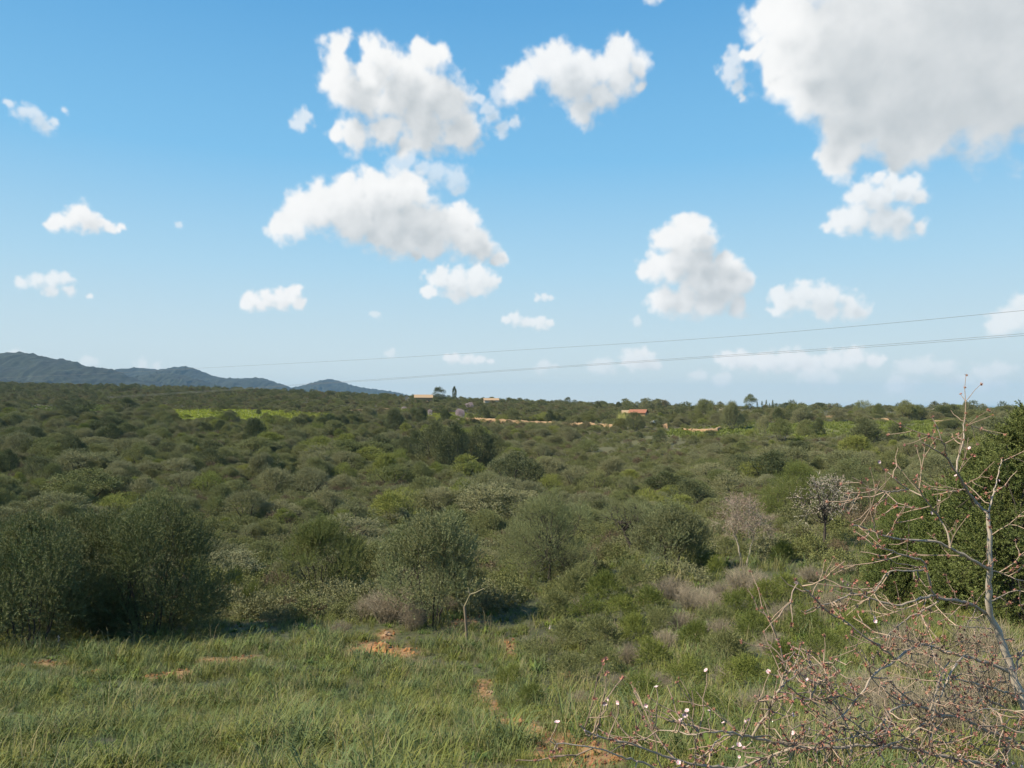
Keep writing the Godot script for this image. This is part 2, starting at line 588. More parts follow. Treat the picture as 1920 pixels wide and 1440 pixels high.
func ground() -> void:
	var azs: Array = []
	var a := -180.0
	while a < 180.0:
		azs.append(a)
		a += 0.45 if absf(a) < 48.0 else 4.0
	var rings := [0.0]
	var r := 0.5
	while r < 11000.0:
		rings.append(r)
		r *= 1.032 if r < 900.0 else 1.1
	var st := SurfaceTool.new()
	st.begin(Mesh.PRIMITIVE_TRIANGLES)
	var na := azs.size()
	var patch := FastNoiseLite.new()
	patch.seed = 31
	patch.frequency = 0.02
	patch.fractal_octaves = 4
	for k in rings.size():
		for j in na:
			var rad := deg_to_rad(azs[j])
			var x: float = sin(rad) * rings[k]
			var z: float = -cos(rad) * rings[k]
			var y := height(x, z)
			var s := soil(x, z) if rings[k] < 60.0 else 0.0
			y += s * 0.03
			var n := patch.get_noise_2d(x, z)
			var c := Color(0.10, 0.095, 0.05).lerp(Color(0.085, 0.105, 0.045), clampf(0.5 + n * 1.6, 0, 1))
			c = c.lerp(Color(0.22, 0.15, 0.085), clampf((patch.get_noise_2d(x * 2.7 + 300.0, z * 2.7) - 0.18) * 3.0, 0, 1) * (0.7 if rings[k] < 120.0 else 0.3))
			if rings[k] > 900.0:
				c = c.lerp(Color(0.07, 0.085, 0.045), 0.7)
			elif rings[k] > 300.0:
				c = c.lerp(Color(0.065, 0.066, 0.032), 0.85)
			if z < -185.0 and z > -600.0 and x / -z > 0.07:
				c = c.lerp(Color(0.145, 0.15, 0.06), clampf(0.75 + n, 0.0, 1.0))
			var mw := meadow_at(x, z)
			if mw > 0.0:
				c = c.lerp(Color(0.22, 0.26, 0.05), mw)
			c = c.lerp(Color(0.50, 0.28, 0.13), s)
			st.set_color(c)
			st.add_vertex(Vector3(x, y, z))
	for k in rings.size() - 1:
		for j in na:
			var p := k * na + j
			var q := k * na + (j + 1) % na
			st.add_index(p)
			st.add_index(p + na)
			st.add_index(q)
			st.add_index(q)
			st.add_index(p + na)
			st.add_index(q + na)
	st.generate_normals()
	var o := part("ground", st.commit(), null, mats.earth)
	tag(o, "sloping earth with grass and scrub falling into the valley", "ground", "", "structure")


# bright flowering fields on the far side: sight-line tangents and depths
const FIELDS := [
	[-0.445, -0.285, 312.0, 388.0, 1.0], [-0.31, -0.17, 330.0, 385.0, 0.6], [-0.15, -0.035, 345.0, 420.0, 0.55],
	[0.36, 0.56, 205.0, 300.0, 0.45], [0.20, 0.36, 235.0, 290.0, 0.25], [-0.63, -0.52, 330.0, 420.0, 0.12],
]

func meadow_at(x: float, z: float) -> float:
	var d := -z
	if d < 150.0 or d > 450.0:
		return 0.0
	var u := x / d
	var wob := bump.get_noise_2d(x * 1.5, z * 1.5)
	for f in FIELDS:
		if u > f[0] + wob * 0.01 and u < f[1] + wob * 0.012 and d > f[2] + wob * 14.0 and d < f[3] + wob * 14.0:
			return f[4]
	return 0.0


func hills() -> void:
	# [depth, how far the foot reaches out, colour, ridge line as x, y in the photograph]
	var ranges := [
		[6800.0, 1500.0, Color(0.045, 0.06, 0.036), [[500,742],[550,729],[573,723],[600,714],[620,711],[640,716],[667,724],[690,728],[720,732],[770,742],[830,752]]],
		[5600.0, 1300.0, Color(0.045, 0.06, 0.036), [[60,716],[150,700],[220,695],[253,690],[287,693],[313,692],[347,687],[367,692],[393,702],[410,708],[430,709],[450,710],[480,708],[500,712],[520,718],[547,727],[580,738],[620,748]]],
		[4500.0, 900.0, Color(0.045, 0.06, 0.036), [[180,735],[220,718],[253,707],[293,700],[327,701],[360,708],[400,721],[440,735]]],
		[3700.0, 1000.0, Color(0.045, 0.06, 0.036), [[-520,690],[-380,672],[-250,676],[-120,668],[-40,667],[0,663],[40,660],[75,667],[95,674],[120,674],[140,679],[165,688],[190,689],[215,695],[235,705],[255,715],[290,728],[340,742]]],
	]
	for h in ranges:
		var ridge: Array = h[3]
		var d0: float = h[0]
		var foot: float = h[1]
		var st := SurfaceTool.new()
		st.begin(Mesh.PRIMITIVE_TRIANGLES)
		var n := 260
		var rows := 50
		for k in n + 1:
			var px := lerpf(ridge[0][0], ridge[-1][0], float(k) / n)
			var py: float = ridge[-1][1]
			for i in ridge.size() - 1:
				if px >= ridge[i][0] and px <= ridge[i + 1][0]:
					var t: float = (px - ridge[i][0]) / (ridge[i + 1][0] - ridge[i][0])
					py = cubic_interpolate(ridge[i][1], ridge[i + 1][1], ridge[maxi(i - 1, 0)][1], ridge[mini(i + 2, ridge.size() - 1)][1], t)
			var top := at(px, py, d0)
			for m in rows + 1:
				var w := float(m) / rows * 2.0 - 1.0
				var depth := d0 - w * -1.0 * foot
				var x := top.x + (rough.get_noise_2d(px * 0.01, w) * 60.0) * absf(w)
				var fall := pow(absf(w), 1.25)
				var y := lerpf(top.y, -30.0, fall)
				y += bump.get_noise_2d(x * 0.12, depth * 0.12) * 150.0 * absf(w) * (1.0 - absf(w) * 0.6)
				y += bump.get_noise_2d(x * 0.9, depth * 0.9) * 12.0
				var tint: float = 1.0 + bump.get_noise_2d(x * 0.25 + 90.0, depth * 0.25) * 0.7
				st.set_color((h[2] as Color) * tint)
				st.add_vertex(Vector3(x, y, -depth))
		for k in n:
			for m in rows:
				var p := k * (rows + 1) + m
				var q := p + rows + 1
				for v in [p, q, p + 1, p + 1, q, q + 1]:
					st.add_index(v)
		st.generate_normals()
		var o := part("hill", st.commit(), null, mats.hillside)
		tag(o, "blue-green wooded hill on the horizon beyond the scrub", "hill", "", "structure")


# ------------------------------------------------------------------ plants: sprays, trees, bushes

# a twig with narrow leaves, growing along +y
func spray(leaves: int, ll: float, lw: float, length: float, open: float, tone: float) -> Leaves:
	var s := Leaves.new()
	for k in leaves:
		var t := (k + 0.5) / leaves
		var b := Vector3(rnd(-0.03, 0.03) * length, t * length, rnd(-0.03, 0.03) * length)
		var az := k * 2.4 + rnd(-0.5, 0.5)
		var up := lerpf(open, open * 0.45, t) + rnd(-0.25, 0.25)
		var dir := Vector3(cos(az) * sin(up), cos(up), sin(az) * sin(up)).normalized()
		var side := dir.cross(ball()).normalized()
		var l := ll * rnd(0.7, 1.15)
		var w := lw * rnd(0.8, 1.15) * 0.5
		var mid := b + dir * l * 0.45
		var fold := side.cross(dir) * w * 0.35
		var tip := b + dir * l
		s.v.append_array(PackedVector3Array([b, mid + side * w + fold, tip, b, tip, mid - side * w + fold]))
		var q := clampf(tone * rnd(0.7, 1.1), 0, 1)
		var col := Color(q * rnd(0.94, 1.0), q, q * rnd(0.85, 1.0))
		for j in 6:
			s.c.append(col)
	return s


func lobes_in(h: float, r: float, cb: float, n: int, lr: float, flat := 1.0) -> Array:
	var out := []
	var mid := h * (cb + 1.0) * 0.5
	var ry := h * (1.0 - cb) * 0.5
	for k in n:
		var rad := lr * rnd(0.55, 1.35)
		if cb <= 0.21:
			# a dome that is full down to its skirt
			var t := pow(rng.randf(), 0.85 if cb > 0.1 or cb == 0.0 else 1.3)
			var wide := pow(1.0 - pow(t, 1.9), 0.55) * (0.86 + 0.14 * minf(1.0, t * 4.0))
			var az := rnd(0, TAU)
			var q := pow(rng.randf(), 0.38)
			var y := lerpf(cb * h + rad * 0.45, h - rad * 0.8, t) * lerpf(1.0, rnd(0.92, 1.05), flat)
			out.append([Vector3(cos(az) * maxf(0.1, r - rad * 0.7) * wide * q, y, sin(az) * maxf(0.1, r - rad * 0.7) * wide * q), rad])
			continue
		var dir := ball()
		if dir.y < -0.7:
			dir.y = -dir.y
		var f := pow(rng.randf(), 0.45)
		var c := Vector3(dir.x * (r - rad * 0.75) * f, mid + dir.y * maxf(0.05, ry - rad * 0.7) * f * flat, dir.z * (r - rad * 0.75) * f)
		out.append([c, rad])
	return out


# p: h, r, cb (bottom of the crown as a share of h), lobes, lr, sprays (per lobe), stems, lean
func tree(called: String, label: String, category: String, where: Vector3, p: Dictionary, tpl: ArrayMesh, group := "") -> Node3D:
	var o := base(called, where)
	tag(o, label, category, group)
	var lobes := lobes_in(p.h, p.r, p.cb, p.lobes, p.lr)
	var mid := Vector3(0, p.h * (p.cb + 1.0) * 0.5, 0)
	var stem_ends := []
	var ns: int = p.stems
	var thick: float = p.get("thick", 0.09)
	var lean: Vector3 = p.get("lean", Vector3.ZERO)
	for k in ns:
		var az := TAU * k / ns + rnd(-0.4, 0.4)
		var out := 0.0 if ns == 1 else 1.0
		var foot := Vector3(cos(az), 0, sin(az)) * 0.10 * ns * 0.5 * out - Vector3(0, 0.15, 0)
		var end: Vector3 = Vector3(cos(az) * p.r * 0.42 * out, p.h * lerpf(p.cb, 1.0, 0.42), sin(az) * p.r * 0.42 * out) + lean
		var tb := Tubes.new()
		var pts := bent(foot, end, 8, Vector3(cos(az), 0.3, sin(az)) * -0.12 * out * p.r * 0.4, 0.035 * p.h * 0.3)
		tb.add(pts, thick * rnd(0.8, 1.2), thick * 0.45, 8, Color.WHITE * rnd(0.8, 1.0), 0.5, rough)
		part("stem" if ns > 1 else "trunk", tb.mesh(p.get("bark", mats.bark_dark)), o)
		stem_ends.append(pts)
	var lb := Tubes.new()
	for l in lobes:
		var pts: PackedVector3Array = stem_ends[0]
		var bestd := 1e9
		for s: PackedVector3Array in stem_ends:
			var dd: float = s[s.size() - 1].distance_to(l[0])
			if dd < bestd:
				bestd = dd
				pts = s
		var start: Vector3 = pts[rng.randi_range(pts.size() - 4, pts.size() - 1)]
		lb.add(bent(start, l[0], 6, Vector3(rnd(-0.2, 0.2), -0.12, rnd(-0.2, 0.2)), 0.09), thick * 0.28, thick * 0.1, 5, Color.WHITE * rnd(0.7, 1.0))
		for q in int(p.get("twigs", 4)):
			var t: Vector3 = l[0] + (ball() + (l[0] - mid).normalized() * 0.5) * l[1] * 0.9
			lb.add(bent(l[0], t, 3, Vector3.ZERO, 0.03), thick * 0.12, 0.004, 3, Color.WHITE * rnd(0.7, 1.0))
	part("branches", lb.mesh(p.get("bark", mats.bark_dark)), o).set_meta("kind", "stuff")
	var xs := []
	var cs := []
	var tint: Color = p.get("tint", Color.WHITE)
	for l in lobes:
		var lt := rnd(0.78, 1.0)
		var warm := rnd(0.9, 1.0)
		for k in int(p.sprays * (l[1] / p.lr) * (l[1] / p.lr)):
			var dir: Vector3 = (ball() + (l[0] - mid).normalized() * 0.55 + Vector3(0, 0.25, 0)).normalized()
			var pos: Vector3 = l[0] + dir * l[1] * pow(rng.randf(), 0.4) * rnd(0.8, 1.12)
			var ax: Vector3 = (dir * 0.8 + Vector3(0, p.get("rise", 0.55), 0) + ball() * 0.55).normalized()
			xs.append(Transform3D(along(ax).scaled(Vector3.ONE * rnd(0.7, 1.2)), pos))
			var q := lt * rnd(0.8, 1.0)
			cs.append(Color(tint.r * q * warm, tint.g * q, tint.b * q * rnd(0.85, 1.0)))
	many("crown", tpl, xs, cs, o)
	return o


func near_trees() -> void:
	var olive := spray(26, 0.068, 0.018, 0.34, 1.0, 0.95).mesh(mats.olive_leaf)
	var olive_g := spray(26, 0.066, 0.019, 0.34, 1.0, 0.95).mesh(mats.olive_leaf_green)
	var mastic := spray(22, 0.055, 0.027, 0.22, 1.15, 0.95).mesh(mats.lentisk_leaf)
	var sparse := spray(16, 0.06, 0.016, 0.36, 0.9, 0.95).mesh(mats.olive_leaf)
	var g := "olives and shrubs below the grassy slope"
	tree("wild_olive", "broad dark wild olive thicket with many thin stems at the edge of the grass", "shrub", on_ground(285, 1190), {"h": 4.6, "r": 2.9, "cb": 0.06, "lobes": 62, "lr": 0.72, "sprays": 105, "stems": 12, "thick": 0.03, "rise": 0.8, "tint": Color(0.64, 0.68, 0.56)}, olive, g)
	tree("wild_olive", "grey-green wild olive leaning against the broad dark thicket", "shrub", on_ground(55, 1212), {"h": 3.8, "r": 2.2, "cb": 0.05, "lobes": 40, "lr": 0.66, "sprays": 110, "stems": 9, "thick": 0.028, "rise": 0.8, "tint": Color(0.72, 0.78, 0.68)}, olive, g)
	tree("wild_olive", "dark wild olive filling the gap between the grey-green wild olive and the broad thicket", "shrub", on_ground(165, 1192), {"h": 4.1, "r": 2.2, "cb": 0.05, "lobes": 38, "lr": 0.68, "sprays": 105, "stems": 8, "thick": 0.028, "rise": 0.8, "tint": Color(0.64, 0.68, 0.57)}, olive, g)
	tree("wild_olive", "tall wild olive half hidden behind the grey-green wild olive", "shrub", on_ground(-70, 1195), {"h": 4.2, "r": 2.3, "cb": 0.08, "lobes": 34, "lr": 0.75, "sprays": 150, "thick": 0.03, "stems": 7, "tint": Color(0.8, 0.86, 0.76)}, olive, g)
	tree("olive_tree", "low spreading olive with fan of slender stems beside the dark thicket", "olive tree", on_ground(602, 1134), {"h": 3.7, "r": 2.45, "cb": 0.20, "lobes": 42, "lr": 0.56, "sprays": 72, "rise": 0.9, "stems": 7, "thick": 0.035, "tint": Color(1, 1, 0.92)}, olive_g, g)
	tree("olive_tree", "full rounded grey-green olive standing behind the leafless sapling", "olive tree", on_ground(806, 1172), {"h": 4.15, "r": 2.2, "cb": 0.12, "lobes": 52, "lr": 0.58, "sprays": 66, "stems": 6, "thick": 0.04, "rise": 1.0, "tint": Color(1.06, 1.06, 1.04)}, olive, g)
	tree("olive_tree", "airy grey olive with single dark trunk among green low shrubs", "olive tree", on_ground(1030, 1098), {"h": 4.4, "r": 2.75, "cb": 0.1, "lobes": 64, "lr": 0.58, "sprays": 100, "rise": 1.0, "stems": 1, "thick": 0.1, "tint": Color(1, 1, 0.95)}, sparse, g)
	tree("olive_tree", "thin pale olive with black leaning trunk", "olive tree", on_ground(1192, 1042), {"h": 3.5, "r": 2.2, "cb": 0.26, "lobes": 34, "lr": 0.55, "sprays": 66, "stems": 1, "thick": 0.15, "lean": Vector3(-0.9, 0.0, 0), "twigs": 8}, sparse, g)
	tree("olive_tree", "small grey olive with forked thin stems over dry twigs", "olive tree", on_ground(1258, 1078), {"h": 3.1, "r": 1.95, "cb": 0.18, "lobes": 38, "lr": 0.5, "sprays": 72, "rise": 1.0, "stems": 3, "thick": 0.05}, olive, g)
	tree("wild_olive", "large rounded olive-green shrub behind the white-flowering almond", "shrub", on_ground(1492, 968), {"h": 3.9, "r": 3.1, "cb": 0.05, "lobes": 40, "lr": 0.85, "sprays": 120, "stems": 4, "tint": Color(0.95, 1, 0.8)}, olive_g, g)
	tree("wild_olive", "grey-olive shrub rising beside the large rounded olive-green shrub", "shrub", on_ground(1600, 972), {"h": 3.9, "r": 2.6, "cb": 0.05, "lobes": 34, "lr": 0.8, "sprays": 120, "stems": 4, "tint": Color(0.88, 0.9, 0.8)}, olive, g)
	tree("mastic_bush", "tall dense dark-green mastic bush behind the budding almond branches", "bush", on_ground(1945, 1165), {"h": 4.9, "r": 2.2, "cb": 0.0, "lobes": 60, "lr": 0.58, "sprays": 130, "stems": 5, "rise": 0.4}, mastic, g)
	tree("mastic_bush", "low dense mastic bush at the foot of the tall mastic bush", "bush", on_ground(1790, 1130), {"h": 3.4, "r": 1.6, "cb": 0.0, "lobes": 40, "lr": 0.48, "sprays": 105, "stems": 4, "rise": 0.4, "tint": Color(0.95, 1, 0.95)}, mastic, g)
	tree("mastic_bush", "rounded mastic bush bridging the tall and the low mastic bushes", "bush", on_ground(1865, 1135), {"h": 4.2, "r": 1.9, "cb": 0.0, "lobes": 48, "lr": 0.54, "sprays": 115, "stems": 5, "rise": 0.4}, mastic, g)
	tree("mastic_bush", "small mastic bush spreading out from the low dense mastic bush", "bush", on_ground(1695, 1125), {"h": 1.9, "r": 1.25, "cb": 0.0, "lobes": 24, "lr": 0.42, "sprays": 85, "stems": 3, "rise": 0.4, "tint": Color(0.95, 1, 0.95)}, mastic, g)
	tree("mastic_bush", "wide mastic bush joined to the tall mastic bush", "bush", on_ground(2130, 1150), {"h": 5.3, "r": 2.6, "cb": 0.0, "lobes": 40, "lr": 0.75, "sprays": 150, "stems": 5, "rise": 0.4}, mastic, g)
	tree("wild_olive", "middling green shrub between the mastic bushes and the almonds", "shrub", on_ground(1695, 1050), {"h": 2.6, "r": 1.7, "cb": 0.03, "lobes": 26, "lr": 0.6, "sprays": 120, "stems": 4, "tint": Color(0.9, 0.97, 0.8)}, olive_g, g)
	# two small almonds in flower
	var bloom := spray(6, 0.045, 0.045, 0.3, 1.1, 1.0).mesh(mats.petal)
	var pinkish := spray(8, 0.04, 0.032, 0.3, 1.1, 1.0).mesh(mats.petal)
	tree("almond_tree", "small almond with sparse white blossom and single dark trunk on the grass", "almond tree", on_ground(1546, 1030), {"h": 3.55, "r": 1.5, "cb": 0.30, "lobes": 44, "lr": 0.36, "sprays": 12, "stems": 1, "thick": 0.085, "twigs": 9, "rise": 0.1, "tint": Color(0.9, 0.88, 0.85)}, bloom, g)
	tree("almond_tree", "pinkish-grey almond in fading blossom with twin thin stems", "almond tree", on_ground(1396, 1060), {"h": 3.15, "r": 1.4, "cb": 0.30, "lobes": 44, "lr": 0.36, "sprays": 22, "stems": 2, "thick": 0.05, "twigs": 12, "rise": 0.1, "tint": Color(0.56, 0.47, 0.44), "bark": mats.twig_grey}, pinkish, g)
	sapling()


func sapling() -> void:
	var w := on_ground(876, 1214)
	var o := base("sapling", w)
	tag(o, "leafless pruned sapling with pale post-like trunk and one bent branch", "sapling")
	var s := -w.z / F
	var t := Tubes.new()
	var pts := PackedVector3Array([Vector3(0, -0.1, 0), Vector3(-1, 22, 0) * s, Vector3(-3, 48, 1) * s, Vector3(-5, 76, 0) * s])
	t.add(pts, 0.05, 0.04, 8, Color(0.42, 0.39, 0.34), 0.4, rough)
	part("trunk", t.mesh(mats.bark_pale), o)
	for b in [[[-5, 75], [-9, 78], [-11, 82]], [[-5, 75], [0, 86], [4, 95], [6, 98]], [[6, 98], [14, 100], [24, 105], [32, 109]], [[5, 97], [3, 104], [2, 110]], [[6, 98], [3, 101], [-2, 103]]]:
		var tb := Tubes.new()
		var q := PackedVector3Array()
		for v in b:
			q.append(Vector3(v[0], v[1], rnd(-3, 3) if q.size() > 1 else 0.0) * s)
		tb.add(q, 0.034, 0.014, 6, Color(0.5, 0.52, 0.38), 0.3, rough)
		part("branch", tb.mesh(mats.bark_pale), o)


# whole bushes as one crown mesh: used for the scrub, copied many times
func bush_mesh(h: float, r: float, n: int, lr: float, per: int, tpls: Array, m: Material, flat := 1.0) -> ArrayMesh:
	var out := Leaves.new()
	var lobes := lobes_in(h, r, 0.0, n, lr, flat)
	var mid := Vector3(0, h * 0.45, 0)
	for l in lobes:
		for k in int(per * l[1] * l[1] / lr / lr):
			var dir: Vector3 = (ball() + (l[0] - mid).normalized() * 0.5 + Vector3(0, 0.2, 0)).normalized()
			var pos: Vector3 = l[0] + dir * l[1] * pow(rng.randf(), 0.35) * rnd(0.85, 1.08)
			if pos.y < 0.02:
				pos.y = rnd(0.02, 0.3)
			var ax: Vector3 = (dir + Vector3(0, 0.45, 0) + ball() * 0.5).normalized()
			var tpl: Leaves = tpls[rng.randi() % tpls.size()]
			out.v.append_array(Transform3D(along(ax).scaled(Vector3.ONE * rnd(0.75, 1.2)), pos) * tpl.v)
			out.c.append_array(tpl.c)
	return out.mesh(m)


func stems_mesh(h: float, r: float, n: int) -> ArrayMesh:
	var t := Tubes.new()
	for k in n:
		var az := TAU * k / n + rnd(-0.3, 0.3)
		t.add(bent(Vector3(cos(az) * 0.15, -0.15, sin(az) * 0.15), Vector3(cos(az) * r * 0.55, h * 0.6, sin(az) * r * 0.55), 4, Vector3.ZERO, 0.06), 0.05, 0.02, 5)
	return t.mesh(mats.bark_dark)


var kinds := {}

func make_kinds() -> void:
	for k in [["grey", "maquis_grey", 0.075, 0.034], ["green", "maquis_green", 0.07, 0.042], ["bright", "maquis_bright", 0.07, 0.042], ["dark", "maquis_dark", 0.075, 0.042]]:
		var tpls := []
		for t in 5:
			tpls.append(spray(11, k[2], k[3], 0.26, 1.15, 0.72 + 0.07 * t))
		var ms := []
		var shapes := [[3.0, 1.9, 20, 0.66], [2.5, 2.3, 24, 0.62], [3.3, 1.6, 15, 0.62], [2.8, 2.1, 12, 0.82]]
		for s in shapes:
			ms.append([bush_mesh(s[0], s[1], s[2], s[3], 115, tpls, mats[k[1]]), stems_mesh(s[0], s[1], 4), s[0], s[1]])
		kinds[k[0]] = ms
		var far := []
		for t in 4:
			far.append(spray(7, 0.18, 0.1, 0.42, 1.1, 0.74 + 0.08 * t))
		kinds[k[0] + "_far"] = [bush_mesh(3.0, 2.0, 14, 0.75, 34, far, mats[k[1]]), bush_mesh(2.7, 2.2, 15, 0.72, 34, far, mats[k[1]])]


const KIND_WORDS := {
	"grey": ["wild_olive_bush", "rounded grey-green wild olive bush in the valley scrub", "wild olive bushes in the valley"],
	"green": ["mastic_shrub", "rounded mid-green shrub in the valley scrub", "green shrubs in the valley"],
	"bright": ["spurge_shrub", "rounded yellow-green shrub in the valley scrub", "yellow-green shrubs in the valley"],
	"dark": ["holm_oak", "dark green bushy evergreen in the valley scrub", "dark evergreens in the valley"],
}


func bush(kind: String, where: Vector3, h: float, r: float, label := "", group := "", called := "") -> Node3D:
	var v: Array = kinds[kind][rng.randi() % 4]
	var words: Array = KIND_WORDS[kind]
	var o := base(called if called else words[0], where, rnd(0, TAU))
	o.scale = Vector3(r / v[3] * rnd(0.82, 1.18), h / v[2], r / v[3] * rnd(0.82, 1.18))
	tag(o, label if label else words[1], "tree" if called.ends_with("tree") else "bush", group if group else words[2])
	part("stem", v[1], o)
	part("crown", v[0], o, mats["maquis_" + kind + ["", "_pale", "_deep"][rng.randi() % 3]])
	return o


func scrub() -> void:
	make_kinds()
	# bushes that stand out one by one: kind, x of the foot, y of the foot, width, height in the photograph
	var told := [
		["dark", 812, 872, 70, 78], ["dark", 852, 880, 74, 84], ["dark", 895, 874, 70, 74], ["dark", 780, 862, 46, 54], ["dark", 928, 866, 50, 52],
		["bright", 722, 908, 92, 54], ["bright", 872, 908, 84, 52], ["bright", 640, 902, 60, 34], ["green", 590, 900, 66, 40], ["green", 505, 896, 74, 44],
		["grey", 490, 900, 70, 48], ["green", 415, 955, 60, 44], ["bright", 455, 965, 56, 36], ["grey", 1030, 905, 80, 46], ["grey", 1150, 900, 70, 40],
		["dark", 1625, 838, 84, 52], ["dark", 1682, 836, 42, 42], ["bright", 1604, 866, 92, 46], ["grey", 1430, 826, 40, 46], ["green", 1465, 830, 46, 44],
		["grey", 1372, 806, 48, 50], ["dark", 1396, 800, 26, 26], ["dark", 1460, 790, 30, 24], ["grey", 1500, 794, 34, 30], ["dark", 1535, 815, 30, 30],
		["green", 1512, 818, 50, 30], ["dark", 1238, 835, 36, 30], ["grey", 1225, 800, 40, 26], ["dark", 1190, 806, 46, 34], ["dark", 835, 796, 34, 28],
		["dark", 790, 798, 34, 34], ["dark", 742, 808, 44, 40], ["grey", 690, 790, 44, 26], ["dark", 905, 788, 36, 28], ["dark", 965, 792, 26, 22],
		["dark", 1030, 794, 24, 24], ["dark", 238, 770, 40, 24], ["dark", 150, 768, 60, 20], ["dark", 115, 772, 44, 22], ["grey", 40, 850, 80, 44],
		["dark", 60, 838, 56, 36], ["dark", 14, 890, 60, 46], ["grey", 150, 880, 80, 40], ["grey", 240, 870, 84, 48], ["dark", 480, 830, 60, 44], ["dark", 560, 812, 44, 30],
	]
	var spots := []
	for t in told:
		var w := on_ground(t[1], t[2])
		var s := -w.z / F
		bush(t[0], w, t[4] * s, t[3] * s * 0.5)
		spots.append(Vector3(w.x, t[3] * s * 0.6, w.z))
	# the rest of the scrub
	var found := {"grey": [], "green": [], "bright": [], "dark": []}
	var clump := FastNoiseLite.new()
	clump.seed = 77
	clump.frequency = 0.018
	clump.fractal_octaves = 3
	var d := 38.0
	while d < 380.0:
		var step := 3.7 + d * 0.004
		var half := d * 0.80 + 6.0
		var x := -half
		while x < half:
			var px := x + rnd(-0.5, 0.5) * step
			var pz := -(d + rnd(-0.5, 0.5) * step)
			x += step
			var u := px / -pz
			if u > 0.02 and -pz < 62.0 and u < 0.75:
				continue
			if u > 0.1 and u < 0.75 and -pz < 75.0 and rng.randf() < 0.5:
				continue
			if u > 0.08 and -pz > 190.0 and rng.randf() < 0.5:
				continue
			if meadow_at(px, pz) > 0.1 and rng.randf() < 0.93:
				continue
			var q := clump.get_noise_2d(px, pz)
			# low even scrub on the middle of the slope, taller bushes elsewhere
			var low := clampf(1.0 - absf(u - 0.17) / 0.17, 0, 1) * clampf((-pz - 70.0) / 60.0, 0, 1) * clampf((300.0 + pz) / 60.0, 0, 1)
			if rng.randf() < 0.30 - q * 0.5 + low * 0.2:
				continue
			if -pz > 290.0 and -pz < 336.0 and u > -0.06 and u < 0.15 and rng.randf() < 0.88:
				continue
			var blocked := false
			for s in spots:
				if absf(px - s.x) < s.y and pz > s.z - s.y and pz < s.z + 14.0:
					blocked = rng.randf() < 0.7
			if blocked:
				continue
			var h := (1.1 + 3.4 * pow(rng.randf(), 2.0) + maxf(0.0, q) * 1.9) * lerpf(1.0, 0.5, low)
			if -pz < 110.0:
				h *= lerpf(0.5, 1.0, clampf((-pz - 40.0) / 70.0, 0.0, 1.0))
			if u > 0.3 and u < 0.6 and -pz > 150.0 and -pz < 300.0:
				h *= 0.5
			var pick := rng.randf() + q * 0.25
			var kind := "grey" if pick < 0.46 else ("green" if pick < 0.84 else ("bright" if pick < 0.95 else "dark"))
			if kind == "dark":
				h *= 1.25
			found[kind].append([h / -pz, Vector3(px, 0, pz), h, h * (rnd(0.65, 1.15) if rng.randf() < 0.75 else rnd(0.45, 0.7)) + 0.4])
		d += step
	for kind in found:
		var list: Array = found[kind]
		list.sort_custom(func(a, b): return a[0] > b[0])
		var left := 260
		var rest := [[[], []], [[], []], [[], []], [[], []]]
		for e in list:
			var w: Vector3 = put_on(e[1].x, e[1].z)
			if left > 0:
				bush(kind, w, e[2], e[3])
				left -= 1
			else:
				var v := rng.randi() % 4
				var s: Array = kinds[kind][v]
				var b := Basis(Vector3.UP, rnd(0, TAU)) * Basis.from_scale(Vector3(e[3] / s[3], e[2] / s[2], e[3] / s[3]))
				rest[v][0].append(Transform3D(b, w))
				var t := rnd(0.75, 1.0)
				rest[v][1].append(Color(t, t * rnd(0.95, 1.0), t * rnd(0.85, 1.0)))
		for v in 4:
			if rest[v][0].size():
				var o := many(KIND_WORDS[kind][0] + "_scrub", kinds[kind][v][0], rest[v][0], rest[v][1])
				tag(o, {"grey": "mass of grey-green wild olive scrub covering the valley", "green": "mass of mid-green scrub covering the valley", "bright": "scattered yellow-green scrub through the valley", "dark": "scattered dark evergreen scrub through the valley"}[kind], "scrub")
	undergrowth()
	backdrop_trees()


func undergrowth() -> void:
	var tpls := []
	for t in 5:
		tpls.append(spray(9, 0.075, 0.032, 0.22, 1.1, 0.7 + 0.07 * t))
	var ms := [bush_mesh(0.7, 0.85, 10, 0.36, 34, tpls, mats.maquis_green), bush_mesh(0.6, 0.8, 10, 0.34, 34, tpls, mats.maquis_grey), bush_mesh(0.65, 0.8, 10, 0.34, 28, tpls, mats.twig_grey)]
	var xs := [[], [], []]
	var cs := [[], [], []]
	var d := 30.0
	while d < 360.0:
		var step := 1.0 + d * 0.0055
		var half := d * 0.78 + 4.0
		var x := -half
		while x < half:
			var px := x + rnd(-0.5, 0.5) * step
			var pz := -(d + rnd(-0.5, 0.5) * step)
			x += step
			var u := px / -pz
			if u > 0.0 and -pz < 48.0 and rng.randf() < 0.85:
				continue
			if u > 0.08 and -pz > 190.0 and rng.randf() < 0.6:
				continue
			if meadow_at(px, pz) > 0.2 or rng.randf() < 0.12:
				continue
			var v := 0 if rng.randf() < 0.5 else (1 if rng.randf() < 0.75 else 2)
			var s := rnd(0.7, 1.6) * (1.0 + d * 0.0012)
			xs[v].append(Transform3D(Basis(Vector3.UP, rnd(0, TAU)).scaled(Vector3(s, s * rnd(0.7, 1.1), s)), put_on(px, pz)))
			var t := rnd(0.7, 1.0)
			cs[v].append(Color(t, t, t * rnd(0.85, 1.0)) if v < 2 else Color(t * 0.55, t * 0.47, t * 0.40))
		d += step
	var words := [["undergrowth", "low green undergrowth between the valley bushes"], ["undergrowth", "low grey-green undergrowth between the valley bushes"], ["dry_undergrowth", "low dry brown undergrowth between the valley bushes"]]
	for v in 3:
		tag(many(words[v][0], ms[v], xs[v], cs[v]), words[v][1], "undergrowth")


